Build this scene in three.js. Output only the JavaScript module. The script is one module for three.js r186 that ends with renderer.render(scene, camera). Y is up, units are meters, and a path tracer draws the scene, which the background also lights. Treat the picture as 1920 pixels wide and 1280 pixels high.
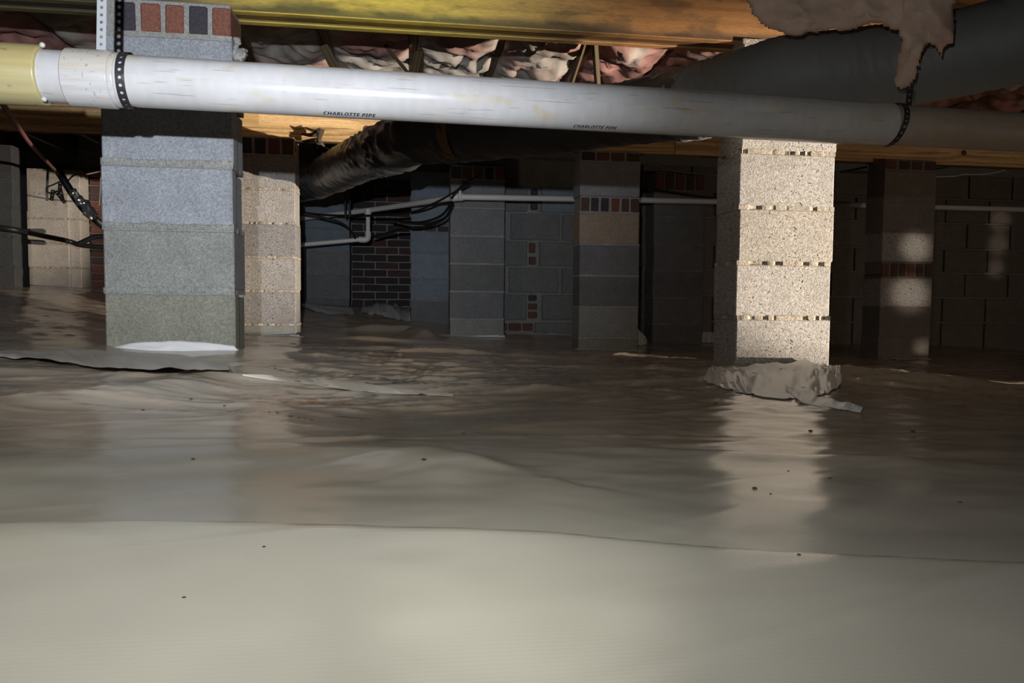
import * as THREE from 'three';
import { mergeGeometries, mergeVertices } from 'three/addons/utils/BufferGeometryUtils.js';

// ------------------------------------------------------------------ camera, light, exposure
const scene = new THREE.Scene();
scene.background = new THREE.Color(0x000000);
const W = 1920, H = 1280, FOCAL = 1387, EYE = 0.30;
const camera = new THREE.PerspectiveCamera(2 * Math.atan(H / 2 / FOCAL) * 180 / Math.PI, W / H, 0.03, 60);
const camR = new THREE.Vector3(0.98996691, 0.0085663, 0.14103948), camU = new THREE.Vector3(-0.00051984, 0.99837465, -0.05698936), camF = new THREE.Vector3(0.14129843, -0.05634428, -0.98836232);
camera.position.set(0, EYE, 0);
camera.quaternion.setFromRotationMatrix(new THREE.Matrix4().makeBasis(camR, camU, camF.clone().negate()));
scene.add(camera);
const renderer = new THREE.WebGLRenderer({ antialias: true });
renderer.toneMapping = THREE.LinearToneMapping;
renderer.toneMappingExposure = 1.0;
renderer.shadowMap.enabled = true;

function spot(name, color, intensity, p, target, angle, penumbra, radius) {
  const l = new THREE.SpotLight(color, intensity, 0, angle * Math.PI / 180, penumbra, 2);
  l.name = name; l.position.set(...p); l.target.position.set(...target); l.target.name = name + '_target';
  l.castShadow = true; l.shadow.radius = radius; l.shadow.mapSize.set(2048, 2048);
  scene.add(l, l.target);
  return l;
}
// hand torch held just above and left of the lens: a cool hot spot and its wide spill
const TORCH = [-0.13, 0.53, 0.0];
spot('hand_torch_light', new THREE.Color(0.92, 0.98, 1.09), 17, TORCH, [-0.50, 0.90, -2.4], 34, 1, 0.4);
spot('hand_torch_spill_light', new THREE.Color(0.98, 1.0, 1.0), 1.95, TORCH, [0.12, 0.34, -2.4], 73, 1, 0.5);
spot('phone_flash_light', new THREE.Color(0.96, 1.0, 0.92), 0.42, [-0.02, 0.33, 0.0], [0.09, 0.08, -0.52], 14, 1, 0.5);
// warm work lamp lying on the sheeting away to one side, raking across the fronts of the piers
const LAMP = [5.6, -0.02, -0.6], WARM = new THREE.Color(1.0, 0.885, 0.76);
spot('work_lamp_light', WARM, 245, LAMP, [-0.33, 1.02, -4.0], 9.8, 0.3, 2.0);
// slivers of the same lamp that reach the patchily lit pier and the far wall between things out of view
for (const [p, a, c] of [[[3.45, 0.68, -4.65], 1.5, 30], [[3.42, 0.36, -4.65], 1.9, 28], [[3.53, -0.01, -4.65], 0.9, 26], [[4.96, 1.0, -5.65], 1.35, 11], [[4.95, 0.80, -5.65], 1.3, 11], [[4.94, 0.60, -5.65], 1.1, 11]]) spot('work_lamp_sliver_light', WARM, c, LAMP, p, a, 0.7, 2.0);
spot('work_lamp_spill_light', new THREE.Color(1.0, 0.78, 0.60), 3.2, [5.2, 0.35, -0.6], [1.0, 0.3, -4.0], 75, 0.5, 3.0);

// ------------------------------------------------------------------ helpers
const rng = (s) => () => { s |= 0; s = s + 0x6D2B79F5 | 0; let t = Math.imul(s ^ s >>> 15, 1 | s); t = t + Math.imul(t ^ t >>> 7, 61 | t) ^ t; return ((t ^ t >>> 14) >>> 0) / 4294967296; };
const hash = (x, y, s) => { let h = Math.imul(x, 374761393) + Math.imul(y, 668265263) + Math.imul(s, 982451653) | 0; h = Math.imul(h ^ h >>> 13, 1274126177); return ((h ^ h >>> 16) >>> 0) / 4294967296; };
function vnoise(x, y, s = 0) {
  const ix = Math.floor(x), iy = Math.floor(y), fx = x - ix, fy = y - iy, u = fx * fx * fx * (fx * (fx * 6 - 15) + 10), v = fy * fy * fy * (fy * (fy * 6 - 15) + 10);
  const a = hash(ix, iy, s), b = hash(ix + 1, iy, s), c = hash(ix, iy + 1, s), d = hash(ix + 1, iy + 1, s);
  return (a + (b - a) * u + (c - a) * v + (a - b - c + d) * u * v) * 2 - 1;
}
const fbm = (x, y, s, o = 4) => { let r = 0, a = 0.5, f = 1; for (let i = 0; i < o; i++) { r += a * vnoise(x * f, y * f, s + i * 17); a *= 0.5; f *= 2.03; } return r; };
const V = (x, y, z) => new THREE.Vector3(x, y, z);
const clamp = (x, a, b) => Math.min(b, Math.max(a, x));
const sstep = (a, b, x) => { const t = clamp((x - a) / (b - a), 0, 1); return t * t * (3 - 2 * t); };
// a point of the survey photograph at a given depth (metres ahead of the camera along the building)
function at(px, py, depth) {
  const d = camF.clone().multiplyScalar(FOCAL).addScaledVector(camR, px - W / 2).addScaledVector(camU, -(py - H / 2));
  d.multiplyScalar(depth / -d.z); d.y += EYE; return d;
}
const used = new Map();
function numbered(n) { const k = used.get(n) || 0; used.set(n, k + 1); return k ? n + '_' + String(k).padStart(3, '0') : n; }
function shade(m) { m.castShadow = true; m.receiveShadow = true; return m; }
function mesh(name, geo, mat, parent) {
  const m = shade(new THREE.Mesh(geo, mat)); m.name = parent ? name : numbered(name);
  if (parent) { const c = parent.userData.__c || (parent.userData.__c = {}); const k = c[name] || 0; c[name] = k + 1; if (k) m.name = name + '_' + String(k).padStart(3, '0'); parent.add(m); } else scene.add(m);
  return m;
}
function tag(o, label, category, group, kind) { Object.assign(o.userData, { label, category }); if (group) o.userData.group = group; if (kind) o.userData.kind = kind; return o; }
function thing(name, label, category, p = [0, 0, 0], group, kind) { const g = new THREE.Group(); g.name = numbered(name); g.position.set(...p); scene.add(g); return tag(g, label, category, group, kind); }

// ------------------------------------------------------------------ textures
function dataTex(n, m, f, srgb = true, rep = true) {
  const d = new Uint8Array(n * m * 4);
  for (let y = 0; y < m; y++) for (let x = 0; x < n; x++) { const c = f(x, y), o = (y * n + x) * 4; d[o] = clamp(c[0], 0, 1) * 255; d[o + 1] = clamp(c[1], 0, 1) * 255; d[o + 2] = clamp(c[2], 0, 1) * 255; d[o + 3] = c.length > 3 ? clamp(c[3], 0, 1) * 255 : 255; }
  const t = new THREE.DataTexture(d, n, m, THREE.RGBAFormat); t.magFilter = THREE.LinearFilter; t.minFilter = THREE.LinearMipmapLinearFilter; t.generateMipmaps = true;
  if (rep) t.wrapS = t.wrapT = THREE.RepeatWrapping; if (srgb) t.colorSpace = THREE.SRGBColorSpace; t.needsUpdate = true; return t;
}
// tileable value noise on an n-cell lattice
function tnoise(x, y, n, s) { const ix = Math.floor(x), iy = Math.floor(y), fx = x - ix, fy = y - iy, u = fx * fx * (3 - 2 * fx), v = fy * fy * (3 - 2 * fy), m = (k) => ((k % n) + n) % n; const a = hash(m(ix), m(iy), s), b = hash(m(ix + 1), m(iy), s), c = hash(m(ix), m(iy + 1), s), d = hash(m(ix + 1), m(iy + 1), s); return a + (b - a) * u + (c - a) * v + (a - b - c + d) * u * v; }
// concrete: tile is 0.5 m, fine aggregate plus open pits
const CT = 512;
function concreteField(pit, seed) {
  const f = new Float32Array(CT * CT), p = new Float32Array(CT * CT);
  for (let y = 0; y < CT; y++) for (let x = 0; x < CT; x++) {
    const u = x / CT, v = y / CT;
    const g = tnoise(u * 128, v * 128, 128, seed) * 0.5 + tnoise(u * 256, v * 256, 256, seed + 1) * 0.45 + tnoise(u * 48, v * 48, 48, seed + 2) * 0.05, big = tnoise(u * 6, v * 6, 6, seed + 3) * 0.6 + tnoise(u * 14, v * 14, 14, seed + 4) * 0.4;
    const h = tnoise(u * 84 + tnoise(u * 30, v * 30, 30, seed + 8) * 1.2, v * 110, 1e6, seed + 5);
    f[y * CT + x] = g * 0.8 + big * 0.2; p[y * CT + x] = sstep(1 - pit, 1 - pit + 0.06, h * (0.75 + 0.3 * big));
  }
  return [f, p];
}
const [cf1, cp1] = concreteField(0.13, 5), [cf2, cp2] = concreteField(0.2, 40);
const texConc = dataTex(CT, CT, (x, y) => { const i = y * CT + x, k = 0.80 + (cf1[i] - 0.5) * 0.42 - cp1[i] * 0.22; return [k, k, k]; });
const bumpConc = dataTex(CT, CT, (x, y) => { const i = y * CT + x, k = 0.5 + (cf1[i] - 0.5) * 0.7 - cp1[i] * 0.4; return [k, k, k]; }, false);
const texRough = dataTex(CT, CT, (x, y) => { const i = y * CT + x, k = 0.80 + (cf2[i] - 0.5) * 0.6 - cp2[i] * 0.5; return [k, k * 0.99, k * 0.975]; });
const bumpRough = dataTex(CT, CT, (x, y) => { const i = y * CT + x, k = 0.55 + (cf2[i] - 0.5) * 0.8 - cp2[i] * 0.5; return [k, k, k]; }, false);
function woodTex(seed, cols, opt = {}) {
  const n = opt.n || 1024, m = opt.m || 128, L = opt.len || 2, T = opt.tall || 0.25;
  return dataTex(n, m, (i, j) => {
    const u = i / n * L, v = j / m * T; let w = 0, dark = 0;
    let vv = v + 0.012 * fbm(u * 1.6, v * 5, seed, 3);
    for (const [ku, kv, kr] of opt.knots || []) { const du = (u - ku) / 1.6, dv = v - kv, r = Math.hypot(du, dv); vv += Math.sign(dv || 1) * 0.02 * Math.exp(-r * r / (kr * kr * 7)); dark = Math.max(dark, 1 - sstep(kr * 0.7, kr, Math.hypot((u - ku) / 1.1, dv))); }
    w = 0.5 + 0.5 * Math.sin(vv * (opt.rings ?? 330) + 7 * fbm(u * 0.7, vv * 14, seed + 3, 3)); w = Math.pow(w, 3) * 0.6 + 0.4 * (0.5 + fbm(u * 5, v * 160, seed + 9, 3));
    const k = 1 - w * 0.42 * (opt.grain ?? 1) + 0.12 * fbm(u * 60, v * 500, seed + 21, 2);
    let c = cols(u, v, w).map((q) => q * k);
    if (dark > 0) c = c.map((q, a) => q * (1 - dark) + [0.36, 0.22, 0.13][a] * (0.8 + 0.4 * w) * dark);
    return c;
  });
}
const mat = (o) => new THREE.MeshStandardMaterial({ roughness: 0.9, metalness: 0, ...o });
const conc = (r, g, b, rough) => mat({ color: new THREE.Color().setRGB(r, g, b), map: rough ? texRough : texConc, bumpMap: rough ? bumpRough : bumpConc, bumpScale: rough ? 0.0016 : 0.0010, roughness: 0.95 });
const M = {
  cool: [conc(0.53, 0.55, 0.58), conc(0.50, 0.52, 0.55), conc(0.44, 0.46, 0.49)],
  mossy: [conc(0.44, 0.445, 0.40), conc(0.39, 0.385, 0.30)],
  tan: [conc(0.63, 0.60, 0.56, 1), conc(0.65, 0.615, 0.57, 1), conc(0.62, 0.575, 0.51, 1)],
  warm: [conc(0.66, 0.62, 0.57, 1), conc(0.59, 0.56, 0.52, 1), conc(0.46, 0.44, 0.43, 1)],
  grey: [conc(0.34, 0.345, 0.35), conc(0.305, 0.31, 0.31), conc(0.27, 0.275, 0.265)],
  blue: [conc(0.33, 0.39, 0.44), conc(0.30, 0.36, 0.41)],
  buff: [conc(0.56, 0.46, 0.34)], dim: [conc(0.27, 0.27, 0.27), conc(0.24, 0.24, 0.24)], brown: [conc(0.34, 0.29, 0.245), conc(0.32, 0.275, 0.23)],
  render: [conc(0.80, 0.71, 0.60), conc(0.76, 0.68, 0.58), conc(0.66, 0.59, 0.50)],
  oldRed2: conc(0.20, 0.095, 0.07), mortarTone: conc(0.40, 0.39, 0.365), oldRed: conc(0.13, 0.07, 0.055), oldDark: conc(0.07, 0.055, 0.05), black: conc(0.075, 0.075, 0.075), mortar: conc(0.50, 0.49, 0.45), mortarTan: conc(0.66, 0.58, 0.47, 1), mortarDim: conc(0.33, 0.33, 0.31), mortarWhite: conc(0.72, 0.72, 0.69, 1),
  red: conc(0.36, 0.145, 0.095), red2: conc(0.29, 0.115, 0.08), dark: conc(0.085, 0.075, 0.085), umber: conc(0.17, 0.10, 0.075),
};
const BRICKS = [M.dark, M.red, M.red, M.dark, M.red, M.umber, M.red2];

// ------------------------------------------------------------------ geometry kit
function chamferBox(w, h, d, c, seed = 0, tile = 0.5) {
  const X = [-w / 2, w / 2], Y = [-h / 2, h / 2], Z = [-d / 2, d / 2], R = rng(seed + 7), P = [], N = [], UV = [], o = [R() * 3, R() * 3];
  const p = (sx, sy, sz, ax) => [X[sx] - (ax === 0 ? 0 : (sx ? c : -c)), Y[sy] - (ax === 1 ? 0 : (sy ? c : -c)), Z[sz] - (ax === 2 ? 0 : (sz ? c : -c))];
  const tri = (a, b, q) => {
    const e1 = [b[0] - a[0], b[1] - a[1], b[2] - a[2]], e2 = [q[0] - a[0], q[1] - a[1], q[2] - a[2]];
    let n = [e1[1] * e2[2] - e1[2] * e2[1], e1[2] * e2[0] - e1[0] * e2[2], e1[0] * e2[1] - e1[1] * e2[0]];
    const m = [(a[0] + b[0] + q[0]), (a[1] + b[1] + q[1]), (a[2] + b[2] + q[2])];
    let pts = [a, b, q]; if (n[0] * m[0] + n[1] * m[1] + n[2] * m[2] < 0) { pts = [a, q, b]; n = n.map((v) => -v); }
    const l = Math.hypot(...n) || 1; n = n.map((v) => v / l); const k = Math.abs(n[0]) > 0.72 ? 0 : Math.abs(n[1]) > 0.72 ? 1 : 2;
    for (const t of pts) { P.push(...t); N.push(...n); UV.push(...(k === 0 ? [t[2] / tile + o[0], t[1] / tile + o[1]] : k === 1 ? [t[0] / tile + o[0], t[2] / tile + o[1]] : [t[0] / tile + o[0], t[1] / tile + o[1]])); }
  };
  const quad = (a, b, q, r) => { tri(a, b, q); tri(a, q, r); };
  for (let s = 0; s < 2; s++) {
    quad(p(s, 0, 0, 0), p(s, 1, 0, 0), p(s, 1, 1, 0), p(s, 0, 1, 0)); quad(p(0, s, 0, 1), p(1, s, 0, 1), p(1, s, 1, 1), p(0, s, 1, 1)); quad(p(0, 0, s, 2), p(1, 0, s, 2), p(1, 1, s, 2), p(0, 1, s, 2));
    for (let t = 0; t < 2; t++) {
      quad(p(s, t, 0, 0), p(s, t, 1, 0), p(s, t, 1, 1), p(s, t, 0, 1)); quad(p(s, 0, t, 0), p(s, 1, t, 0), p(s, 1, t, 2), p(s, 0, t, 2)); quad(p(0, s, t, 1), p(1, s, t, 1), p(1, s, t, 2), p(0, s, t, 2));
      for (let q = 0; q < 2; q++) tri(p(s, t, q, 0), p(s, t, q, 1), p(s, t, q, 2));
    }
  }
  const g = new THREE.BufferGeometry(); g.setAttribute('position', new THREE.Float32BufferAttribute(P, 3)); g.setAttribute('normal', new THREE.Float32BufferAttribute(N, 3)); g.setAttribute('uv', new THREE.Float32BufferAttribute(UV, 2)); return g;
}
const boxCache = new Map();
function block(w, h, d, v) { const k = [w.toFixed(3), h.toFixed(3), d.toFixed(3), v].join(); if (!boxCache.has(k)) boxCache.set(k, chamferBox(w, h, d, Math.min(0.0045, h * 0.12), v * 31 + 3)); return boxCache.get(k); }
// a bed of mortar with a ragged outline: out = how far it can squeeze out, inn = how far it can fall back
function mortarBed(w, d, t, out, inn, seed) {
  const pts = [], st = 0.0075; let q = seed * 3.1; const j = () => { q += 0.62; const n = vnoise(q * 0.45, seed, 7) * 0.7 + vnoise(q, seed + 3, 8) * 0.3 + 0.18; return n < 0 ? Math.max(-1, n * 2.2) * inn : n * out; };
  for (let x = -w / 2; x < w / 2 - 1e-6; x += st) pts.push([x, -d / 2 - j()]);
  for (let z = -d / 2; z < d / 2 - 1e-6; z += st) pts.push([w / 2 + j(), z]);
  for (let x = w / 2; x > -w / 2 + 1e-6; x -= st) pts.push([x, d / 2 + j()]);
  for (let z = d / 2; z > -d / 2 + 1e-6; z -= st) pts.push([-w / 2 - j(), z]);
  const g = new THREE.ExtrudeGeometry(new THREE.Shape(pts.map((p) => new THREE.Vector2(p[0], p[1]))), { depth: t, bevelEnabled: false, steps: 1 });
  g.rotateX(Math.PI / 2); g.translate(0, t / 2, 0); const uv = g.attributes.uv; for (let i = 0; i < uv.count; i++) uv.setXY(i, uv.getX(i) * 2 + seed * 0.37, uv.getY(i) * 2); return g;
}
function tube(pts, r, seg = 40, rad = 8, closed = false) { return new THREE.TubeGeometry(new THREE.CatmullRomCurve3(pts.map((p) => (p.isVector3 ? p : V(...p))), closed, 'centripetal'), seg, r, rad, closed); }
// a thin sheet of real thickness through a grid of points: f(u, v) -> Vector3
function sheet(f, nu, nv, th, dir = V(0, 1, 0)) {
  const P = [], I = [], UV = [], g = []; for (let j = 0; j <= nv; j++) for (let i = 0; i <= nu; i++) g.push(f(i / nu, j / nv));
  const n = g.length, id = (i, j) => j * (nu + 1) + i;
  for (const p of g) { P.push(p.x, p.y, p.z); UV.push(p.x * 2, p.z * 2 + p.y); }
  for (const p of g) { P.push(p.x - dir.x * th, p.y - dir.y * th, p.z - dir.z * th); UV.push(p.x * 2, p.z * 2 + p.y); }
  const q = (a, b, c, d) => I.push(a, b, c, a, c, d);
  for (let j = 0; j < nv; j++) for (let i = 0; i < nu; i++) { q(id(i, j), id(i + 1, j), id(i + 1, j + 1), id(i, j + 1)); q(n + id(i, j), n + id(i, j + 1), n + id(i + 1, j + 1), n + id(i + 1, j)); }
  for (let i = 0; i < nu; i++) { q(id(i, 0), n + id(i, 0), n + id(i + 1, 0), id(i + 1, 0)); q(id(i, nv), id(i + 1, nv), n + id(i + 1, nv), n + id(i, nv)); }
  for (let j = 0; j < nv; j++) { q(id(0, j), id(0, j + 1), n + id(0, j + 1), n + id(0, j)); q(id(nu, j), n + id(nu, j), n + id(nu, j + 1), id(nu, j + 1)); }
  const G = new THREE.BufferGeometry(); G.setAttribute('position', new THREE.Float32BufferAttribute(P, 3)); G.setAttribute('uv', new THREE.Float32BufferAttribute(UV, 2)); G.setIndex(I); G.computeVertexNormals(); return G;
}
const lerpPts = (pts, t) => { const k = t * (pts.length - 1), i = Math.min(pts.length - 2, Math.floor(k)); return pts[i].clone().lerp(pts[i + 1], k - i); };

// ------------------------------------------------------------------ ground: surveyed heights joined by a thin-plate surface, plus folds of the sheet
const SURVEY = [[-0.957, 2.53, 0.148], [-0.557, 2.53, 0.138], [-0.6, 2.8, 0.118], [-0.76, 2.38, 0.118], [-1.3, 2.4, 0.14], [-0.3, 2.45, 0.10], [1.21, 2.55, 0.055], [1.6, 2.55, 0.055], [1.4, 2.85, 0.04], [-0.66, 4.63, 0.07], [-1.05, 4.63, 0.09], [0.5, 5.44, 0.03], [0.9, 5.6, 0.045], [1.3, 4.7, -0.02], [3.2, 4.65, -0.075], [3.6, 4.65, -0.077],
  [2.04, 5.45, -0.015], [4.46, 5.65, -0.045], [5.1, 5.65, -0.088], [0.15, 5.9, 0.12], [-0.7, 6.6, 0.235], [-0.24, 6.8, 0.21], [-3.18, 6.7, 0.375], [-2.7, 6.7, 0.36], [-2.65, 5.5, 0.36], [-3.2, 5.2, 0.36], [-2, 4.2, 0.22], [-4.6, 6.8, 0.42], [6, 5.7, -0.1], [0, 0.3, 0.085], [0, 1.0, 0.085], [-1, 1.2, 0.12], [1, 1.2, 0.06], [0.3, 1.9, 0.075], [2.6, 2, -0.02], [3.6, 1.5, -0.03], [5.6, 0.6, -0.10], [4.6, 1.2, -0.085], [4.2, 2.5, -0.04], [-2, 2.3, 0.17], [-3.6, 3, 0.25],
  [0, -1, 0.06], [3, -1, 0.0], [-3, -1, 0.12], [0.3, 3.5, 0.06], [2.4, 3.6, -0.045], [3.0, 2.8, -0.065], [-4.6, 0, 0.2], [6, 0, -0.05]];
const tps = (() => {
  const n = SURVEY.length, m = n + 3, A = Array.from({ length: m }, () => new Float64Array(m + 1)), K = (r2) => (r2 < 1e-9 ? 0 : 0.5 * r2 * Math.log(r2));
  for (let i = 0; i < n; i++) { for (let j = 0; j < n; j++) A[i][j] = K((SURVEY[i][0] - SURVEY[j][0]) ** 2 + (SURVEY[i][1] - SURVEY[j][1]) ** 2) + (i === j ? 0.01 : 0); A[i][n] = A[n][i] = 1; A[i][n + 1] = A[n + 1][i] = SURVEY[i][0]; A[i][n + 2] = A[n + 2][i] = SURVEY[i][1]; A[i][m] = SURVEY[i][2]; }
  for (let c = 0; c < m; c++) { let p = c; for (let r = c + 1; r < m; r++) if (Math.abs(A[r][c]) > Math.abs(A[p][c])) p = r; [A[c], A[p]] = [A[p], A[c]]; for (let r = 0; r < m; r++) if (r !== c) { const f = A[r][c] / A[c][c]; if (f) for (let k = c; k <= m; k++) A[r][k] -= f * A[c][k]; } }
  const w = A.map((r, i) => r[m] / r[i]);
  return (x, z) => { let h = w[n] + w[n + 1] * x + w[n + 2] * z; for (let i = 0; i < n; i++) h += w[i] * K((x - SURVEY[i][0]) ** 2 + (z - SURVEY[i][1]) ** 2); return h; };
})();
// coarse cache of the smooth surface
const GX0 = -4.8, GX1 = 6.3, GZ0 = -4.2, GZ1 = 7.1, GS = 0.05, GNX = Math.ceil((GX1 - GX0) / GS) + 2, GNZ = Math.ceil((GZ1 - GZ0) / GS) + 2, gbase = new Float32Array(GNX * GNZ);
for (let j = 0; j < GNZ; j++) for (let i = 0; i < GNX; i++) gbase[j * GNX + i] = tps(GX0 + i * GS, GZ0 + j * GS);
function smoothGround(x, z) { const a = clamp((x - GX0) / GS, 0, GNX - 1.001), b = clamp((z - GZ0) / GS, 0, GNZ - 1.001), i = Math.floor(a), j = Math.floor(b), u = a - i, v = b - j, k = j * GNX + i; return gbase[k] * (1 - u) * (1 - v) + gbase[k + 1] * u * (1 - v) + gbase[k + GNX] * (1 - u) * v + gbase[k + GNX + 1] * u * v; }
// named swells and folds: polyline in (x, depth), height, near-side width, far-side width
const FOLDS = [
  { p: [[-1.2, 0.60], [-0.55, 0.585], [-0.21, 0.60], [0.12, 0.57], [0.5, 0.47], [0.9, 0.36]], h: 0.034, wn: 0.20, wf: 0.035 },
  { p: [[-0.75, 0.80], [-0.42, 0.93], [-0.16, 1.0], [0.0, 0.98], [0.14, 0.88]], h: 0.016, wn: 0.10, wf: 0.035 },
  { p: [[-1.3, 1.0], [-0.8, 1.25], [-0.55, 1.55], [-0.45, 1.9]], h: 0.022, wn: 0.09, wf: 0.06 },
  { p: [[-1.6, 1.75], [-0.9, 1.9], [-0.3, 1.85], [0.3, 1.8], [0.8, 1.72]], h: 0.012, wn: 0.07, wf: 0.03 },
  { p: [[0.35, 1.06], [0.6, 1.02], [0.8, 0.97]], h: 0.010, wn: 0.05, wf: 0.02 },
  { p: [[1.0, 2.2], [1.3, 2.28], [1.7, 2.15]], h: 0.022, wn: 0.08, wf: 0.06 },
  { p: [[1.15, 2.15], [1.38, 1.95], [1.5, 1.75]], h: 0.015, wn: 0.018, wf: 0.018 },
  { p: [[1.4, 2.1], [1.9, 2.05], [2.4, 1.9]], h: 0.016, wn: 0.05, wf: 0.03 },
  { p: [[0.3, 2.6], [0.7, 2.5], [1.1, 2.35]], h: 0.014, wn: 0.04, wf: 0.02 },
  { p: [[-0.4, 3.2], [0.2, 3.1], [0.8, 2.9]], h: 0.018, wn: 0.06, wf: 0.03 },
  { p: [[-0.5, 4.4], [0.0, 4.5], [0.45, 4.6]], h: 0.03, wn: 0.10, wf: 0.06 },
  { p: [[-0.4, 5.2], [0.05, 5.4], [0.2, 4.9]], h: 0.05, wn: 0.10, wf: 0.07 },
  { p: [[-2.4, 3.6], [-1.6, 3.4], [-1.1, 3.3]], h: 0.02, wn: 0.08, wf: 0.05 },
];
function foldHeight(x, z) {
  let h = 0;
  for (const f of FOLDS) for (let i = 0, best = 1e9, s = 0, run = 0; i < f.p.length - 1; i++) {
    const [ax, az] = f.p[i], [bx, bz] = f.p[i + 1], dx = bx - ax, dz = bz - az, L2 = dx * dx + dz * dz, t = clamp(((x - ax) * dx + (z - az) * dz) / L2, 0, 1), ex = x - ax - dx * t, ez = z - az - dz * t, d = Math.hypot(ex, ez);
    if (d < best) { best = d; s = (x - ax) * dz - (z - az) * dx > 0 ? 1 : -1; run = i + t; f.cur = [best, s, run]; }
    if (i === f.p.length - 2) { const side = (dx >= 0 ? 1 : -1) * f.cur[1], w = side > 0 ? f.wn : f.wf, e = Math.min(f.cur[2], f.p.length - 1 - f.cur[2]); h += f.h * Math.exp(-((f.cur[0] / w) ** 2)) * (0.35 + 0.65 * sstep(0, 0.5, e)); }
  }
  return h;
}
const rot = (x, z, a) => [x * Math.cos(a) + z * Math.sin(a), -x * Math.sin(a) + z * Math.cos(a)];
function wrinkle(x, z) {
  const far = sstep(0.75, 1.9, z), vf = sstep(3.2, 4.6, z); let h = 0;
  // broad swells
  h += 0.012 * fbm(x * 1.6, z * 2.6, 11, 2) + 0.010 * fbm(x * 4 + 3, z * 8, 12, 2) * (0.35 + 0.65 * far);
  h += 0.0035 * sstep(0.6, 1.0, z) * fbm(x * 7, z * 15, 13, 3);
  // long taut creases, mostly running across, each with a sharp crest
  for (const [ang, sx, sz, amp, pw, s] of [[0.10, 0.9, 7.5, 0.011, 5, 21], [-0.16, 1.1, 9, 0.009, 6, 31], [0.33, 1.3, 8, 0.007, 7, 41], [-0.5, 1.6, 9, 0.006, 8, 51]]) {
    const [u, v] = rot(x, z, ang), q = fbm(u * sx + 0.25 * vnoise(u * 3, v * 3, s + 7), v * sz, s, 2), r = 1 - Math.min(1, Math.abs(q) * 3.2), m = 0.5 + 0.5 * vnoise(x * 0.9, z * 0.9, s + 3);
    h += amp * Math.pow(r, pw) * m * (0.12 + 0.88 * far) * (1 - 0.25 * vf);
  }
  // small crackle near the piers
  const near6 = Math.exp(-(((x - 1.4) / 0.7) ** 2 + ((z - 2.25) / 0.4) ** 2)), near1 = Math.exp(-(((x + 0.6) / 0.6) ** 2 + ((z - 2.3) / 0.35) ** 2)), c = near6 + 0.6 * near1;
  if (c > 0.02) h += c * 0.012 * Math.pow(1 - Math.min(1, Math.abs(fbm(x * 4 + z * 3, z * 6 - x * 2, 61, 2)) * 3), 3);
  return h;
}
// the sheeting is pulled flat round the feet of the piers and along the walls
const PADS = [[-0.96, -0.55, 2.53], [-1.07, -0.66, 4.637], [0.31, 0.72, 5.44], [1.11, 1.52, 4.715], [3.2, 3.6, 4.65], [1.85, 2.26, 5.44], [0.7, 5.3, 5.66]];
const ground = (x, z) => { let k = 1; for (const [a, b, f] of PADS) { const dx = Math.max(a - x, 0, x - b), dz = Math.max(f - z, 0, z - f - 0.2); k = Math.min(k, sstep(0.02, 0.34, Math.hypot(dx, dz))); } return smoothGround(x, z) + (foldHeight(x, z) + wrinkle(x, z)) * k - 0.004 * (1 - k); };
function groundAt(px, py) {
  const d = at(px, py, 1).sub(V(0, EYE, 0)); let a = 0.15, b = 0.15;
  for (; b < 7.2; b += 0.01) { if (EYE + d.y * b < ground(d.x * b, b)) break; a = b; }
  for (let i = 0; i < 14; i++) { const m = (a + b) / 2; if (EYE + d.y * m < ground(d.x * m, m)) b = m; else a = m; }
  return V(d.x * b, ground(d.x * b, b), -b);
}
// colour of the sheet: soiled plastic with rust-brown smears of its own
const SX0 = -2.2, SX1 = 3.2, SZ0 = 0.1, SZ1 = 4.9;
const STAINS = [[-0.03, 1.66, 0.16, 0.012, 0.2], [-0.28, 1.9, 0.10, 0.01, -0.3], [-0.1, 1.37, 0.08, 0.008, -0.1], [0.02, 1.4, 0.05, 0.006, 0.1], [-0.35, 1.63, 0.06, 0.01, 0.2], [0.15, 1.35, 0.05, 0.004, -0.7], [-0.17, 1.55, 0.18, 0.06, 0.1], [1.3, 1.6, 0.05, 0.01, 0], [1.2, 2.0, 0.03, 0.01, 0.5]];
const texSheet = dataTex(1800, 1600, (i, j) => {
  const x = SX0 + i / 1800 * (SX1 - SX0), z = SZ0 + j / 1600 * (SZ1 - SZ0), edge = Math.min(i, 1799 - i, j, 1599 - j) < 3;
  let k = 0.86, warm = 0;
  if (!edge) {
    k += 0.10 * fbm(x * 2.2, z * 3.2, 71, 3) + 0.05 * fbm(x * 11, z * 16, 75, 2);
    for (const [sx, sz, a, b, t] of STAINS) { const [u, v] = rot(x - sx, z - sz, t), q = (u / a) ** 2 + (v / b) ** 2; if (q < 6) warm = Math.max(warm, Math.exp(-q) * sstep(-0.15, 0.45, fbm(x * 40, z * 60, 81, 3)) * 0.8); }
  }
  const soil = edge ? 0.6 : clamp(sstep(0.55, 1.3, z) * 0.6 + 0.5 * fbm(x * 1.7, z * 2.4, 91, 4) * sstep(0.5, 1.0, z), 0, 1), w2 = warm;
  return [k * (1 - w2 * 0.25) * (1 - 0.04 * soil), k * 0.985 * (1 - w2 * 0.45) * (1 - 0.11 * soil), k * 0.935 * (1 - w2 * 0.6) * (1 - 0.17 * soil)];
}, true, false);
texSheet.wrapS = texSheet.wrapT = THREE.ClampToEdgeWrapping;
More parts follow.
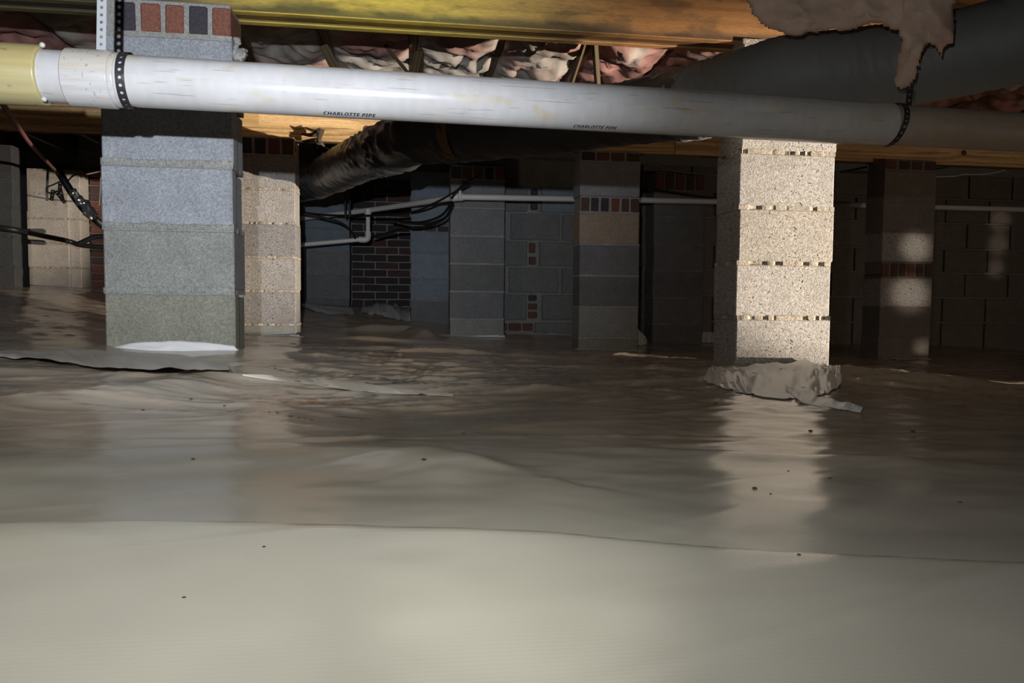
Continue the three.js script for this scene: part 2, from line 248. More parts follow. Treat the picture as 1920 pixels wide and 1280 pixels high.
const bumpScrim = dataTex(256, 256, (x, y) => { const a = Math.pow(0.5 + 0.5 * Math.sin(x / 256 * Math.PI * 2 * 10), 6), b = Math.pow(0.5 + 0.5 * Math.sin(y / 256 * Math.PI * 2 * 16), 6), k = 0.35 + 0.5 * Math.max(a * 0.6, b) + 0.12 * tnoise(x / 4, y / 4, 64, 3); return [k, k, k]; }, false);
const plastic = (r, g, b, o = {}) => new THREE.MeshPhysicalMaterial({ color: new THREE.Color().setRGB(r, g, b), roughness: 0.34, specularIntensity: 1, ior: 1.5, ...o });
bumpScrim.repeat.set(90, 80);
const sheetMat = plastic(0.66, 0.64, 0.60, { map: texSheet, bumpMap: bumpScrim, bumpScale: 0.00006, roughness: 0.19 });
const collarMat = plastic(0.85, 0.84, 0.81, { roughness: 0.38 });
(() => {
  const zs = []; for (let z = 0.18; z < 6.95; z += 0.0045 + 0.0042 * Math.max(0.2, z)) zs.push(z); const zAll = [-4, -3, -2, -1.2, -0.7, -0.35, -0.1, 0.05, ...zs, 6.98];
  const xs = []; for (let x = -4.7; x <= 6.2; x += (x > -1.9 && x < 2.6) ? 0.0085 : 0.026) xs.push(x); xs.push(6.2);
  const nx = xs.length, nz = zAll.length, P = new Float32Array(nx * nz * 3), U = new Float32Array(nx * nz * 2), I = new Uint32Array((nx - 1) * (nz - 1) * 6);
  for (let j = 0, k = 0; j < nz; j++) for (let i = 0; i < nx; i++, k++) { const x = xs[i], z = zAll[j]; P[k * 3] = x; P[k * 3 + 1] = ground(x, z); P[k * 3 + 2] = -z; U[k * 2] = (x - SX0) / (SX1 - SX0); U[k * 2 + 1] = (z - SZ0) / (SZ1 - SZ0); }
  for (let j = 0, o = 0; j < nz - 1; j++) for (let i = 0; i < nx - 1; i++, o += 6) { const a = j * nx + i, b = a + 1, c = a + nx, d = c + 1; I[o] = a; I[o + 1] = b; I[o + 2] = d; I[o + 3] = a; I[o + 4] = d; I[o + 5] = c; }
  const g = new THREE.BufferGeometry(); g.setAttribute('position', new THREE.BufferAttribute(P, 3)); g.setAttribute('uv', new THREE.BufferAttribute(U, 2)); g.setIndex(new THREE.BufferAttribute(I, 1)); g.computeVertexNormals();
  tag(mesh('floor', g, sheetMat), 'wrinkled white plastic sheeting spread over the crawl space ground', 'floor', null, 'structure');
})();

// ------------------------------------------------------------------ piers
let pierSeed = 1;
function pier(o) {
  const g = thing('block_pier', o.label, 'pier', [o.x + o.w / 2, o.base, -(o.z + o.d / 2)], o.group), R = rng(100 + pierSeed * 13), mort = o.mortar || M.mortar, gap = o.gap ?? 0.010;
  pierSeed++;
  const put = (name, geo, m, x, y, z, lab) => { const q = mesh(name, geo, m, g); q.position.set(x, y - o.base, z); if (lab) q.userData.label = lab; return q; };
  for (const r of o.rows) {
    const [kind, y0, y1] = r, h = y1 - y0 - gap, yc = (y0 + y1 - gap) / 2, jx = (R() - 0.5) * 0.008, jz = (R() - 0.5) * 0.006;
    if (kind === 'block') {
      const m = r[3], parts = r[4];
      if (!parts) put('concrete_block', block(o.w, h, o.d, Math.floor(R() * 5)), m, jx, yc, jz);
      else { const f = parts * o.d, b = o.d - f - 0.006; put('concrete_block', block(o.w, h, f, 1), m, jx, yc, o.d / 2 - f / 2 + jz); put('concrete_block', block(o.w - 0.006, h - 0.01, b, 2), m, jx - 0.002, yc - 0.004, -o.d / 2 + b / 2); }
    } else {
      const n = r[3], cols = r[4], bw = r[5] || o.w / n, bx = o.w / 2 - n * bw + (r[5] ? 0.008 : 0), bd = o.d / (o.d > 0.3 ? 2 : 1);
      put('mortar', block(o.w - 0.008, y1 - y0, o.d - 0.008, 3), mort, 0, (y0 + y1) / 2, 0);
      for (let i = 0; i < n; i++) for (let k = 0; k < (o.d > 0.3 ? 2 : 1); k++) { const q = put('brick', block(bw - 0.012 - R() * 0.006, h - 0.004, bd - 0.004, 6 + Math.floor(R() * 4)), cols[i % cols.length], bx + bw * (i + 0.5) + (R() - 0.5) * 0.005, yc, o.d / 2 - bd / 2 - k * bd + 0.003 + R() * 0.003); q.rotation.z = (R() - 0.5) * 0.05; }
    }
    if (kind === 'block') put('mortar_joint', mortarBed(o.w, o.d, gap + 0.004, o.out ?? 0.004, o.inn ?? 0.006, 500 + pierSeed * 20 + g.children.length), mort, jx * 0.5, y1 - gap / 2, 0);
  }
  return g;
}
const B = 'block';
const rowsFrom = (base, joints, top, mats, opts = {}) => { const ys = [base, ...joints, top], out = []; for (let i = 0; i < ys.length - 1; i++) out.push([B, ys[i], ys[i + 1], mats[i % mats.length], opts[i]]); return out; };
// nearest pier, blue-grey with a damp foot
const pierOne = pier({ label: 'wide blue-grey block pier standing before the white drain pipe, brick course on top', x: -0.957, z: 2.53, w: 0.40, d: 0.165, base: 0.10, gap: 0.012, out: 0.003, inn: 0.001, mortar: M.mortar,
  rows: [...rowsFrom(0.10, [0.322, 0.525, 0.728, 0.931], 1.134, [M.mossy[1], M.mossy[0], M.cool[0], M.cool[0], M.cool[1]], { 0: 0.36, 2: 0.36, 3: 0.36, 4: 0.36 }), ['brick', 1.134, 1.238, 5, [M.dark, M.red, M.red, M.dark, M.red], 0.0725]] });
for (const [y, s] of [[0.934, 1], [0.728, 2], [0.525, 3], [0.322, 4]]) { // smeared bed joints
  const geo = sheet((u, v) => V((u - 0.5) * 0.402, (v - 0.5) * (0.022 + 0.012 * fbm(u * 9, s * 3, s, 3)) * (v > 0.5 ? 1 + 0.4 * vnoise(u * 14, s, 4) : 1), 0.0858 + 0.0016 * vnoise(u * 30, v * 4 + s, 5)), 60, 4, 0.005, V(0, 0, 1));
  const q = mesh('mortar_smear', geo, s > 2 ? M.mossy[0] : M.mortar, pierOne); q.position.y = y - 0.10; if (s > 2) q.position.z = -0.0005;
}
{ // crumbling mortar lump at the top edge
  const R = rng(77), gs = []; for (let i = 0; i < 9; i++) { const r = 0.010 + R() * 0.014, s = new THREE.IcosahedronGeometry(r, 2), p = s.attributes.position; for (let k = 0; k < p.count; k++) { const v = V(p.getX(k), p.getY(k), p.getZ(k)); v.multiplyScalar(1 + 0.35 * vnoise(v.x * 120 + i * 5, v.y * 120 + v.z * 90, 9)); p.setXYZ(k, v.x, v.y, v.z); } s.computeVertexNormals(); s.translate(0.205 + R() * 0.012, 1.07 - 0.10 + i * 0.0085, 0.06 - R() * 0.10); gs.push(s); }
  mesh('mortar_lump', mergeGeometries(gs), M.mortarWhite, pierOne).userData.label = 'crumbling white mortar lump';
}
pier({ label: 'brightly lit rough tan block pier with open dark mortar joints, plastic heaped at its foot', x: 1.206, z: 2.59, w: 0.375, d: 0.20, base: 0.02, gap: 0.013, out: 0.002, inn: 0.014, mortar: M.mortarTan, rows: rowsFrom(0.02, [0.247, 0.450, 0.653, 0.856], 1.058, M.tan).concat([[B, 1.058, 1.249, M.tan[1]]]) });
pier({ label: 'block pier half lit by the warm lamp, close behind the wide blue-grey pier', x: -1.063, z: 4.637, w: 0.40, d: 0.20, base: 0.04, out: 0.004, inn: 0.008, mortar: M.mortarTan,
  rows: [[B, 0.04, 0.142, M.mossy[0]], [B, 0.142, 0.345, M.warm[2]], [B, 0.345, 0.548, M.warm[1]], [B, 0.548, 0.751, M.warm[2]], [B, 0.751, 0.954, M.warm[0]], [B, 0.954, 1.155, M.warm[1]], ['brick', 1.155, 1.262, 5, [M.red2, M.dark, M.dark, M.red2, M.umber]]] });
pier({ label: 'plain dim grey block pilaster crossed by the thin white pipe with a tee fitting', x: 0.317, z: 5.44, w: 0.40, d: 0.20, base: 0.0, out: 0.002, inn: 0.001, rows: rowsFrom(0.0, [0.159, 0.362, 0.565, 0.768, 0.971], 1.174, [M.mossy[0], M.grey[1], M.grey[2], M.grey[1], M.grey[0], M.grey[0]]).concat([['brick', 1.174, 1.275, 5, BRICKS]]) });
pier({ label: 'grey pier with one buff block and a six-brick band two thirds up', x: 1.112, z: 4.715, w: 0.40, d: 0.20, base: -0.05, out: 0.004, inn: 0.002, mortar: M.mortar,
  rows: [[B, -0.05, 0.06, M.mossy[1]], [B, 0.06, 0.263, M.mossy[0]], [B, 0.263, 0.466, M.grey[2]], [B, 0.466, 0.669, M.grey[1]], [B, 0.669, 0.876, M.buff[0]], ['brick', 0.876, 0.976, 6, [M.umber, M.dark, M.dark, M.red2, M.umber, M.umber]], [B, 0.976, 1.201, M.cool[2]], ['brick', 1.201, 1.268, 4, [M.dark, M.red2, M.red2, M.umber]]] });
pier({ label: 'dull brown-grey block pilaster set against the far wall beside the six-brick-band pier', x: 1.856, z: 5.435, w: 0.40, d: 0.20, base: -0.05, out: 0.002, inn: 0.002, mortar: M.mortarDim, rows: rowsFrom(-0.05, [0.128, 0.331, 0.534, 0.737, 0.940], 1.14, [M.dim[1], M.dim[0], M.dim[1], M.dim[0], M.grey[2], M.grey[2]]).concat([['brick', 1.14, 1.275, 5, [M.red2, M.umber]]]) });
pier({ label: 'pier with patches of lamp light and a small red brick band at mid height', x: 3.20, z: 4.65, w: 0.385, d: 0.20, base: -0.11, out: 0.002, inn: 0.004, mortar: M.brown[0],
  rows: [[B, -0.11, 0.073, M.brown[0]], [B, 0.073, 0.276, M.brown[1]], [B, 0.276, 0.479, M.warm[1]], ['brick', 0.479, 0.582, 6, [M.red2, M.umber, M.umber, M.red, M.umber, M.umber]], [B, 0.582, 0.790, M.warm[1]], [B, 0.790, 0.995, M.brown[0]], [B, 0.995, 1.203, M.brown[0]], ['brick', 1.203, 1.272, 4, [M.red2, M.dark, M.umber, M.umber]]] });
pier({ label: 'blue-grey block pier with a narrow brick band, half hidden behind the tee-pipe pilaster', x: 0.035, z: 5.9, w: 0.40, d: 0.20, base: 0.06, out: 0.002, inn: 0.001, mortar: M.mortarDim, rows: [[B, 0.06, 0.291, M.dim[1]], [B, 0.291, 0.463, M.blue[1]], [B, 0.463, 0.667, M.blue[0]], [B, 0.667, 0.830, M.blue[1]], ['brick', 0.83, 0.884, 4, [M.dark, M.umber]], [B, 0.884, 1.087, M.blue[0]], [B, 1.087, 1.29, M.blue[1]]] });
pier({ label: 'dim grey block pilaster on the brick wall behind the low white pipe', x: -0.88, z: 6.6, w: 0.39, d: 0.20, base: 0.15, out: 0.002, inn: 0.001, mortar: M.mortarDim, rows: rowsFrom(0.15, [0.313, 0.516, 0.704, 0.907, 1.11], 1.31, [M.dim[1], M.dim[0], M.grey[1], M.blue[1], M.blue[1], M.dim[0]]) });
pier({ label: 'warmly lit plastered block pilaster behind the dangling cable bundle', x: -3.21, z: 6.7, w: 0.41, d: 0.20, base: 0.28, out: 0.002, inn: 0.004, mortar: M.mortarTan, rows: rowsFrom(0.28, [0.541, 0.738, 0.948, 1.15], 1.35, [M.render[2], M.render[0], M.render[0], M.render[1], M.render[2]]) });
pier({ label: 'narrow pale strip pilaster between the plastered blocks and the red brick', x: -2.80, z: 6.72, w: 0.085, d: 0.18, base: 0.28, out: 0.001, inn: 0.002, mortar: M.mortarTan, rows: rowsFrom(0.28, [0.541, 0.948], 1.35, [M.render[0], M.render[0], M.render[0]]) });
pier({ label: 'dark block pier at the picture edge before the lit plastered pilaster', x: -3.05, z: 5.5, w: 0.40, d: 0.20, base: 0.28, out: 0.002, inn: 0.002, mortar: M.black, rows: rowsFrom(0.28, [0.5, 0.703, 0.906, 1.109], 1.312, [M.black]) });

// ------------------------------------------------------------------ walls of the crawl space
function wallMesh(name, label, w, h, d, x, y, z, m) { const q = mesh(name, block(w, h, d, 4), m); q.position.set(x, y, z); return tag(q, label, 'wall', null, 'structure'); }
const wallBack = thing('wall_back', 'far foundation wall of grey concrete blocks with odd bricks in its joints', 'wall', [0, 0, -5.66], null, 'structure');
{
  const R = rng(9), core = mesh('mortar', block(5.85, 1.95, 0.22, 5), M.mortarTone, wallBack); core.position.set(3.30, 0.58, -0.125);
  const putB = (x0, x1, y0, y1, m, name = 'concrete_block', dz = 0) => { const q = mesh(name, block(Math.round((x1 - x0 - 0.016) * 200) / 200, Math.round((y1 - y0 - 0.015) * 200) / 200, 0.09, Math.floor(R() * 4)), m, wallBack); q.position.set((x0 + x1) / 2, (y0 + y1) / 2, -0.036 + dz + R() * 0.006); return q; };
  const ys = [-0.36, -0.145, 0.055, 0.139, 0.348, 0.555, 0.755, 0.968, 1.17, 1.37], pick = () => M.dim[0];
  // the bay between the two pilasters, laid by hand with brick closers
  const bay = [[0.139, 0.348, [[0.70, 0.925, 0], [1.035, 1.60, 0]]], [0.348, 0.555, [[0.715, 0.755, 1], [0.775, 1.175, 0], [1.19, 1.6, 0]]], [0.555, 0.755, [[0.70, 0.925, 0], [1.01, 1.6, 0]]], [0.755, 0.968, [[0.715, 0.755, 1], [0.785, 1.18, 0], [1.19, 1.6, 0]]], [0.968, 1.17, [[0.7, 0.925, 0], [1.02, 1.6, 2]]], [0.02, 0.132, [[0.98, 1.6, 0]]]];
  for (const [y0, y1, cs] of bay) for (const [a, b, k] of cs) { if (k === 1) { putB(a, b, y0 + 0.01, (y0 + y1) / 2, M.dark, 'brick'); putB(a, b, (y0 + y1) / 2, y1 - 0.01, M.umber, 'brick'); } else putB(a, b, y0, y1, k === 2 ? M.blue[1] : M.grey[2]); }
  for (const [x0, x1, y0, y1, m] of [[0.93, 1.005, 0.285, 0.345, M.dark], [0.93, 1.01, 0.22, 0.28, M.oldRed2], [0.93, 1.01, 0.15, 0.215, M.oldRed2], [0.93, 0.99, 0.655, 0.745, M.oldRed2], [0.93, 0.995, 0.565, 0.64, M.umber], [0.94, 1.005, 0.985, 1.16, M.dark], [0.775, 0.885, 0.055, 0.125, M.oldRed2], [0.885, 0.975, 0.055, 0.125, M.oldRed2], [0.70, 0.775, 0.055, 0.125, M.oldRed2]]) putB(x0, x1, y0, y1, m, 'brick', 0.004);
  for (let r = 0; r < ys.length - 1; r++) { if (r === 2) continue; const y0 = r === 1 ? ys[1] : ys[r], y1 = r === 1 ? 0.139 : ys[r + 1]; for (let x = 1.62 + (r % 2) * 0.2 - 0.2; x < 6.1; x += 0.405) { if (x + 0.4 < 1.7) continue; putB(Math.max(x, 1.61), x + 0.405, y0, y1, R() < 0.5 ? M.brown[0] : M.brown[1]); } }
}
const wallBrick = thing('wall_side', 'old dark red brick foundation wall behind the low white pipe', 'wall', [0, 0, -6.93], null, 'structure');
{
  const R = rng(19), core = mesh('mortar', block(5.1, 1.9, 0.25, 5), M.mortarTone, wallBrick); core.position.set(-2.15, 0.85, -0.135);
  const lay = (X0, X1, Y0, Y1, cols, dz) => { for (let y = Y0, r = 0; y < Y1; y += 0.0685, r++) for (let x = X0 - (r % 2) * 0.105; x < X1; x += 0.212) { const a = Math.max(x, X0), b = Math.min(x + 0.2, X1); if (b - a < 0.03) continue; const q = mesh('brick', block(Math.round((b - a) * 100) / 100, 0.057, 0.10, 6 + Math.floor(R() * 4)), cols[Math.floor(R() * cols.length)], wallBrick); q.position.set((a + b) / 2, y + 0.03, -0.045 + dz + R() * 0.012); q.rotation.set((R() - 0.5) * 0.05, (R() - 0.5) * 0.06, (R() - 0.5) * 0.05); } };
  lay(-0.49, 0.06, 0.16, 1.36, [M.oldRed, M.oldDark, M.oldDark, M.oldRed, M.oldDark], 0);
  lay(-2.71, -2.40, 0.30, 1.36, [M.red, M.red2, M.red, M.umber, M.brown[0]], 0.012);
  lay(-3.36, -3.215, 0.30, 1.36, [M.red2, M.red], 0.012);
}
wallMesh('wall_return', 'short dark wall joining the brick wall and the block wall', 0.2, 1.95, 1.2, 0.57, 0.6, -6.48, M.mortarDim);
wallMesh('wall_left', 'dark foundation wall closing the crawl space on one side', 0.2, 3, 11.6, -4.75, 0.6, -1.3, M.dim[1]);
wallMesh('wall_right', 'dark foundation wall closing the crawl space on the other side', 0.2, 3, 10.5, 6.25, 0.6, -0.9, M.dim[1]);
wallMesh('wall_front', 'dark foundation wall behind the viewer', 11.2, 3, 0.2, 0.75, 0.6, 4.1, M.dim[1]);
const texBoard = woodTex(3, () => [0.42, 0.30, 0.21]);
const ceiling = wallMesh('ceiling', 'dark wooden subfloor above the joists', 11.2, 0.03, 11.3, 0.75, 1.725, -1.4, mat({ map: texBoard, color: 0x9a8878 }));

// ------------------------------------------------------------------ timber
const woodBox = (w, h, d, c, seed, len, tall) => { const g = chamferBox(w, h, d, c, seed, 1), p = g.attributes.position, n = g.attributes.normal, uv = g.attributes.uv; const alongX = w > d; for (let i = 0; i < p.count; i++) { const a = alongX ? p.getX(i) + w / 2 : p.getZ(i) + d / 2, b = Math.abs(n.getY(i)) > 0.7 ? (alongX ? p.getZ(i) : p.getX(i)) + 0.05 : p.getY(i) + h / 2; uv.setXY(i, a / len, b / tall); } return g; };
// front girder: mildewed yellow pine that browns towards one end
const gx0 = -3.6, gx1 = 3.4, gl = gx1 - gx0;
const texGirder = woodTex(13, (u, v, w) => {
  const x = gx0 + u, yel = Math.exp(-(((x + 0.15) / 0.55) ** 2)), og = sstep(0.1, 0.9, x), ol = sstep(-0.4, -1.0, x); let c = [0.80, 0.67, 0.36];
  c = c.map((q, i) => q + ([0.93, 0.80, 0.30][i] - q) * yel * 0.8); c = c.map((q, i) => q + ([0.74, 0.52, 0.30][i] - q) * og); c = c.map((q, i) => q + ([0.44, 0.40, 0.24][i] - q) * ol);
  const mold = sstep(0.035, 0.0, v - 0.018 * fbm(u * 4, 1, 33, 3)) * 0.75 + 0.30 * sstep(0.0, 0.5, fbm(u * 9, v * 26, 37, 4)); return c.map((q, i) => q * (1 - clamp(mold, 0, 0.8) * [0.62, 0.58, 0.48][i]));
}, { n: 2048, m: 96, len: gl, tall: 0.24, grain: 0.35, rings: 60 });
const texPine = woodTex(23, () => [0.97, 0.80, 0.55], { n: 2048, m: 128, len: 3, tall: 0.24, rings: 150, grain: 0.8, knots: [[2.10, 0.085, 0.022], [1.35, 0.17, 0.012]] });
const texJoist = woodTex(43, () => [0.43, 0.37, 0.29]);
const wood = (t, o) => mat({ map: t, bumpMap: t, bumpScale: 0.0012, roughness: 0.75, ...o });
const girderMat = wood(texGirder), pineMat = wood(texPine), joistMat = wood(texJoist), girderDark = wood(texGirder, { color: 0x9c8c6c });
const girderA = thing('girder', 'mildewed yellow-brown triple girder across the top of the photo', 'beam', [(gx0 + gx1) / 2, 1.242, -2.65]);
[[2.605, 0.002, 0.232, girderMat], [2.648, 0.006, 0.225, girderDark], [2.690, 0.0, 0.234, girderMat]].forEach(([z, dy, h, m], i) => { const q = mesh('plank', woodBox(gl, h, 0.036, 0.003, i, gl, 0.24), m, girderA); q.position.set(0, dy + h / 2, -(z + 0.018) + 2.65); });
const girderB = thing('girder', 'second girder of clean pine behind the drain pipe, knotted, on the rear piers', 'beam', [0.4, 1.265, -4.75]);
[[-2.35, 1.75, 4.735], [1.75, 5.85, 4.735]].forEach(([a, b, z], i) => { const q = mesh('plank', woodBox(b - a - 0.003, 0.235, 0.038, 0.003, i, 3, 0.24), pineMat, girderB); q.position.set((a + b) / 2 - 0.4, 0.1175, -(z + 0.019) + 4.75); const r = mesh('plank', woodBox(b - a - 0.2, 0.235, 0.038, 0.003, i + 4, 3, 0.24), joistMat, girderB); r.position.set((a + b) / 2 - 0.4 + (i ? 0.1 : -0.1), 0.1175, -(z + 0.062) + 4.75); });
{ const q = mesh('plank', woodBox(2.0, 0.235, 0.038, 0.003, 8, 3, 0.24), wood(texJoist, { color: 0xb8ac80 }), girderB); q.position.set(-3.36 - 0.4, 0.1175, -4.754 + 4.75); }
const splinter = (name, label, pts, w) => { const s = mesh(name, mergeGeometries(pts.map((p) => { const g = sheet((u, v) => { const c = lerpPts(p, u), n = lerpPts(p, Math.min(1, u + 0.02)).sub(lerpPts(p, Math.max(0, u - 0.02))).normalize(); const side = V(-n.y, n.x, 0); return c.addScaledVector(side, (v - 0.5) * w * (1 - 0.75 * u)); }, 10, 1, 0.006, V(0, 0, 1)); return g; })), joistMat); return tag(s, label, 'splinter'); };
{ const z = 4.70, A = (x, y, d = 0) => at(x, y, z - d); splinter('wood_splinter', 'torn curl of wood splinters hanging from the clean pine girder', [[A(604, 242, 0.05), A(598, 262, 0.09), A(608, 276, 0.06), A(622, 281, 0.02)], [A(602, 244, 0.05), A(590, 246, 0.05), A(572, 239, 0.03)], [A(600, 251, 0.03), A(580, 253, 0.02), A(558, 250, 0.0)], [A(600, 262, 0.05), A(578, 264, 0.03), A(550, 268, 0.0)], [A(600, 245, 0.06), A(597, 270, 0.08), A(594, 279, 0.06)], [A(547, 262, 0), A(551, 274, 0.03), A(555, 284, 0.04)]], 0.035); }
// joists run away from the viewer on top of the girders
const JX = []; for (let i = 0; i < 19; i++) JX.push(-3.64 + i * 0.408);
const joistGeo = woodBox(0.038, 0.21, 6.4, 0.002, 2, 2, 0.25);
JX.forEach((x) => { const q = mesh('floor_joist', joistGeo, joistMat, ceiling); q.position.set(x - 0.75, 1.5015 + 0.1125 - 1.725, -3.8 + 1.4); });
// bridging sticks between joists
const bridge = (a, b, w, label) => { const p = at(...a), q = at(...b), L = p.distanceTo(q), g = woodBox(L, w, 0.016, 0.001, 5, 2, 0.25), s = mesh('bridging_stick', g, wood(texJoist, { color: 0xd8d0b0 })); s.position.copy(p).add(q).multiplyScalar(0.5); s.quaternion.setFromUnitVectors(V(1, 0, 0), q.clone().sub(p).normalize()); return tag(s, label, 'brace'); };
bridge([606, 86, 3.52], [631, 132, 3.50], 0.042, 'short mossy bridging stick nearest the wide blue-grey pier');
bridge([716, 78, 3.55], [768, 140, 3.45], 0.016, 'thin slanting stick hanging between insulation batts');
bridge([786, 96, 3.6], [776, 145, 3.55], 0.040, 'short upright weathered bridging stick beside the thin slanting stick');
bridge([1096, 80, 3.3], [1069, 162, 3.5], 0.034, 'slanting bridging stick of the V-shaped pair before the pink insulation');
bridge([1115, 80, 3.3], [1121, 166, 3.5], 0.034, 'upright bridging stick of the V-shaped pair before the pink insulation');

// ------------------------------------------------------------------ insulation
const insMat = mat({ vertexColors: true, roughness: 1 });
function battGeo(x0, x1, z0, z1, seed, pinkness) {
  const nx = 16, nz = 90, P = [], C = [], I = [];
  for (let s = 0; s < 2; s++) for (let j = 0; j <= nz; j++) for (let i = 0; i <= nx; i++) {
    const u = i / nx, v = j / nz, x = x0 + (x1 - x0) * u, z = z0 + (z1 - z0) * v, e = Math.pow(Math.sin(Math.PI * clamp(u, 0.02, 0.98)), 0.5);
    const n = fbm(x * 5, z * 7, seed, 4), t = Math.abs(fbm(x * 9 + 4, z * 13, seed + 5, 3));
    const y = s ? 1.69 : 1.505 - e * 0.03 - 0.08 * n * e - 0.05 * t * e; P.push(x, y, -z);
    const pk = sstep(-0.25, 0.25, fbm(x * 4 + 9, z * 4, seed + 20, 3) + pinkness), k = 0.75 + 0.5 * fbm(x * 20, z * 20, seed + 30, 3); const c = [0.40, 0.36, 0.31].map((q, a) => (q + ([0.46, 0.23, 0.19][a] - q) * pk) * k); C.push(...c);
  }
  const N = (nx + 1) * (nz + 1), id = (i, j) => j * (nx + 1) + i, q = (a, b, c, d) => I.push(a, b, c, a, c, d);
  for (let j = 0; j < nz; j++) for (let i = 0; i < nx; i++) { q(id(i, j), id(i, j + 1), id(i + 1, j + 1), id(i + 1, j)); q(N + id(i, j), N + id(i + 1, j), N + id(i + 1, j + 1), N + id(i, j + 1)); }
  for (let i = 0; i < nx; i++) { q(id(i, 0), id(i + 1, 0), N + id(i + 1, 0), N + id(i, 0)); q(id(i + 1, nz), id(i, nz), N + id(i, nz), N + id(i + 1, nz)); }
  for (let j = 0; j < nz; j++) { q(id(0, j + 1), id(0, j), N + id(0, j), N + id(0, j + 1)); q(id(nx, j), id(nx, j + 1), N + id(nx, j + 1), N + id(nx, j)); }
  const g = new THREE.BufferGeometry(); g.setAttribute('position', new THREE.Float32BufferAttribute(P, 3)); g.setAttribute('color', new THREE.Float32BufferAttribute(C, 3)); g.setIndex(I); g.computeVertexNormals(); return g;
}
for (let i = 0; i < 18; i++) {
  const x = JX[i], pink = i < 7 ? 0.02 : i === 7 ? 0 : i === 9 ? -0.25 : i === 10 ? -0.05 : i === 11 ? 0.4 : i > 11 ? 0.35 : -0.15;
  const m = mesh('insulation_batt', battGeo(x + 0.021, x + 0.387, 2.75, 4.72, 200 + i * 7, pink), insMat);
  const own = { 7: 'dusty batt with a white torn paper tuft, first past the blue-grey pier top', 8: 'dusty batt hanging between the short mossy stick and the thin slanting stick', 9: 'batt with pale facing and a pink tear beyond the short upright weathered stick', 10: 'pale grey paper-faced batt just before the V-shaped pair of bridging sticks', 11: 'bright pink batt bulging behind the V-shaped pair of bridging sticks' }[i];
  if (own) tag(m, own, 'insulation'); else if (i < 7) tag(m, 'dim sagging insulation batt between joists above the yellowed pipe hub', 'insulation', 'batts above the yellowed hub'); else tag(m, 'pink fibreglass batt between floor joists behind and beyond the large grey duct', 'insulation', 'pink batts behind the grey duct');
}
// torn insulation draped over the near duct
{
  const pts = [[1398, -40], [1404, 6], [1412, 24], [1428, 42], [1450, 55], [1475, 66], [1505, 64], [1535, 58], [1560, 53], [1590, 56], [1612, 50], [1640, 44], [1668, 48], [1684, 56], [1690, 85], [1684, 120], [1676, 156], [1690, 166], [1706, 162], [1716, 138], [1726, 106], [1742, 84], [1754, 88], [1764, 104], [1772, 92], [1788, 80], [1786, 50], [1790, 20], [1800, -40]];
  const shape = new THREE.Shape(pts.map(([x, y]) => new THREE.Vector2(x, -y))), base = new THREE.ShapeGeometry(shape), inside = (x, y) => { let c = false; for (let i = 0, j = pts.length - 1; i < pts.length; j = i++) { const [xi, yi] = pts[i], [xj, yj] = pts[j]; if ((yi > y) !== (yj > y) && x < (xj - xi) * (y - yi) / (yj - yi) + xi) c = !c; } return c; };
  const edge = (x, y) => { let b = 1e9; for (let i = 0, j = pts.length - 1; i < pts.length; j = i++) { const [ax, ay] = pts[j], [bx, by] = pts[i], t = clamp(((x - ax) * (bx - ax) + (y - ay) * (by - ay)) / ((bx - ax) ** 2 + (by - ay) ** 2), 0, 1); b = Math.min(b, Math.hypot(x - ax - t * (bx - ax), y - ay - t * (by - ay))); } return b; };
  const st = 4, P = [], C = [], I = [], map = new Map();
  const add = (x, y, s) => { const k = x + ',' + y + ',' + s; if (map.has(k)) return map.get(k); let X = x, Y = y; const e = inside(x, y) ? Math.min(edge(x, y), 26) : 0; const th = 0.004 + 0.045 * Math.sqrt(e / 26) * (0.7 + 0.6 * fbm(x * 0.018, y * 0.018, 92, 2)); const d0 = 2.045 - 0.0007 * (x - 1600), p = at(X + 4 * vnoise(x * 0.08, y * 0.08, 5), Y + 4 * vnoise(x * 0.08, y * 0.08, 6), d0 - 0.05 + (s ? 0.02 : -th)); P.push(p.x, p.y, p.z); const k2 = 0.8 + 0.5 * fbm(x * 0.05, y * 0.06, 95, 4), pk = sstep(-0.3, 0.4, fbm(x * 0.015, y * 0.02, 97, 3)); C.push(...[0.74, 0.54, 0.41].map((q, a) => (q + ([0.66, 0.44, 0.36][a] - q) * pk) * (0.6 + 0.4 * k2))); map.set(k, P.length / 3 - 1); return P.length / 3 - 1; };
  const cells = new Set(); for (let x = 1390; x < 1805; x += st) for (let y = -40; y < 172; y += st) if (inside(x + st / 2, y + st / 2)) cells.add(x + ',' + y);
  for (const k of cells) { const [x, y] = k.split(',').map(Number), c = [[x, y], [x + st, y], [x + st, y + st], [x, y + st]], f = c.map(([a, b]) => add(a, b, 0)), bk = c.map(([a, b]) => add(a, b, 1)); I.push(f[0], f[3], f[2], f[0], f[2], f[1], bk[0], bk[1], bk[2], bk[0], bk[2], bk[3]); [[x, y - st, 0, 1], [x + st, y, 1, 2], [x, y + st, 2, 3], [x - st, y, 3, 0]].forEach(([nx, ny, a, b]) => { if (!cells.has(nx + ',' + ny)) I.push(f[a], f[b], bk[b], f[a], bk[b], bk[a]); }); }
  const g = new THREE.BufferGeometry(); g.setAttribute('position', new THREE.Float32BufferAttribute(P, 3)); g.setAttribute('color', new THREE.Float32BufferAttribute(C, 3)); g.setIndex(I); g.computeVertexNormals();
  tag(mesh('hanging_insulation', g, insMat), 'torn pinkish insulation hanging down in front of the large grey duct', 'insulation');
}

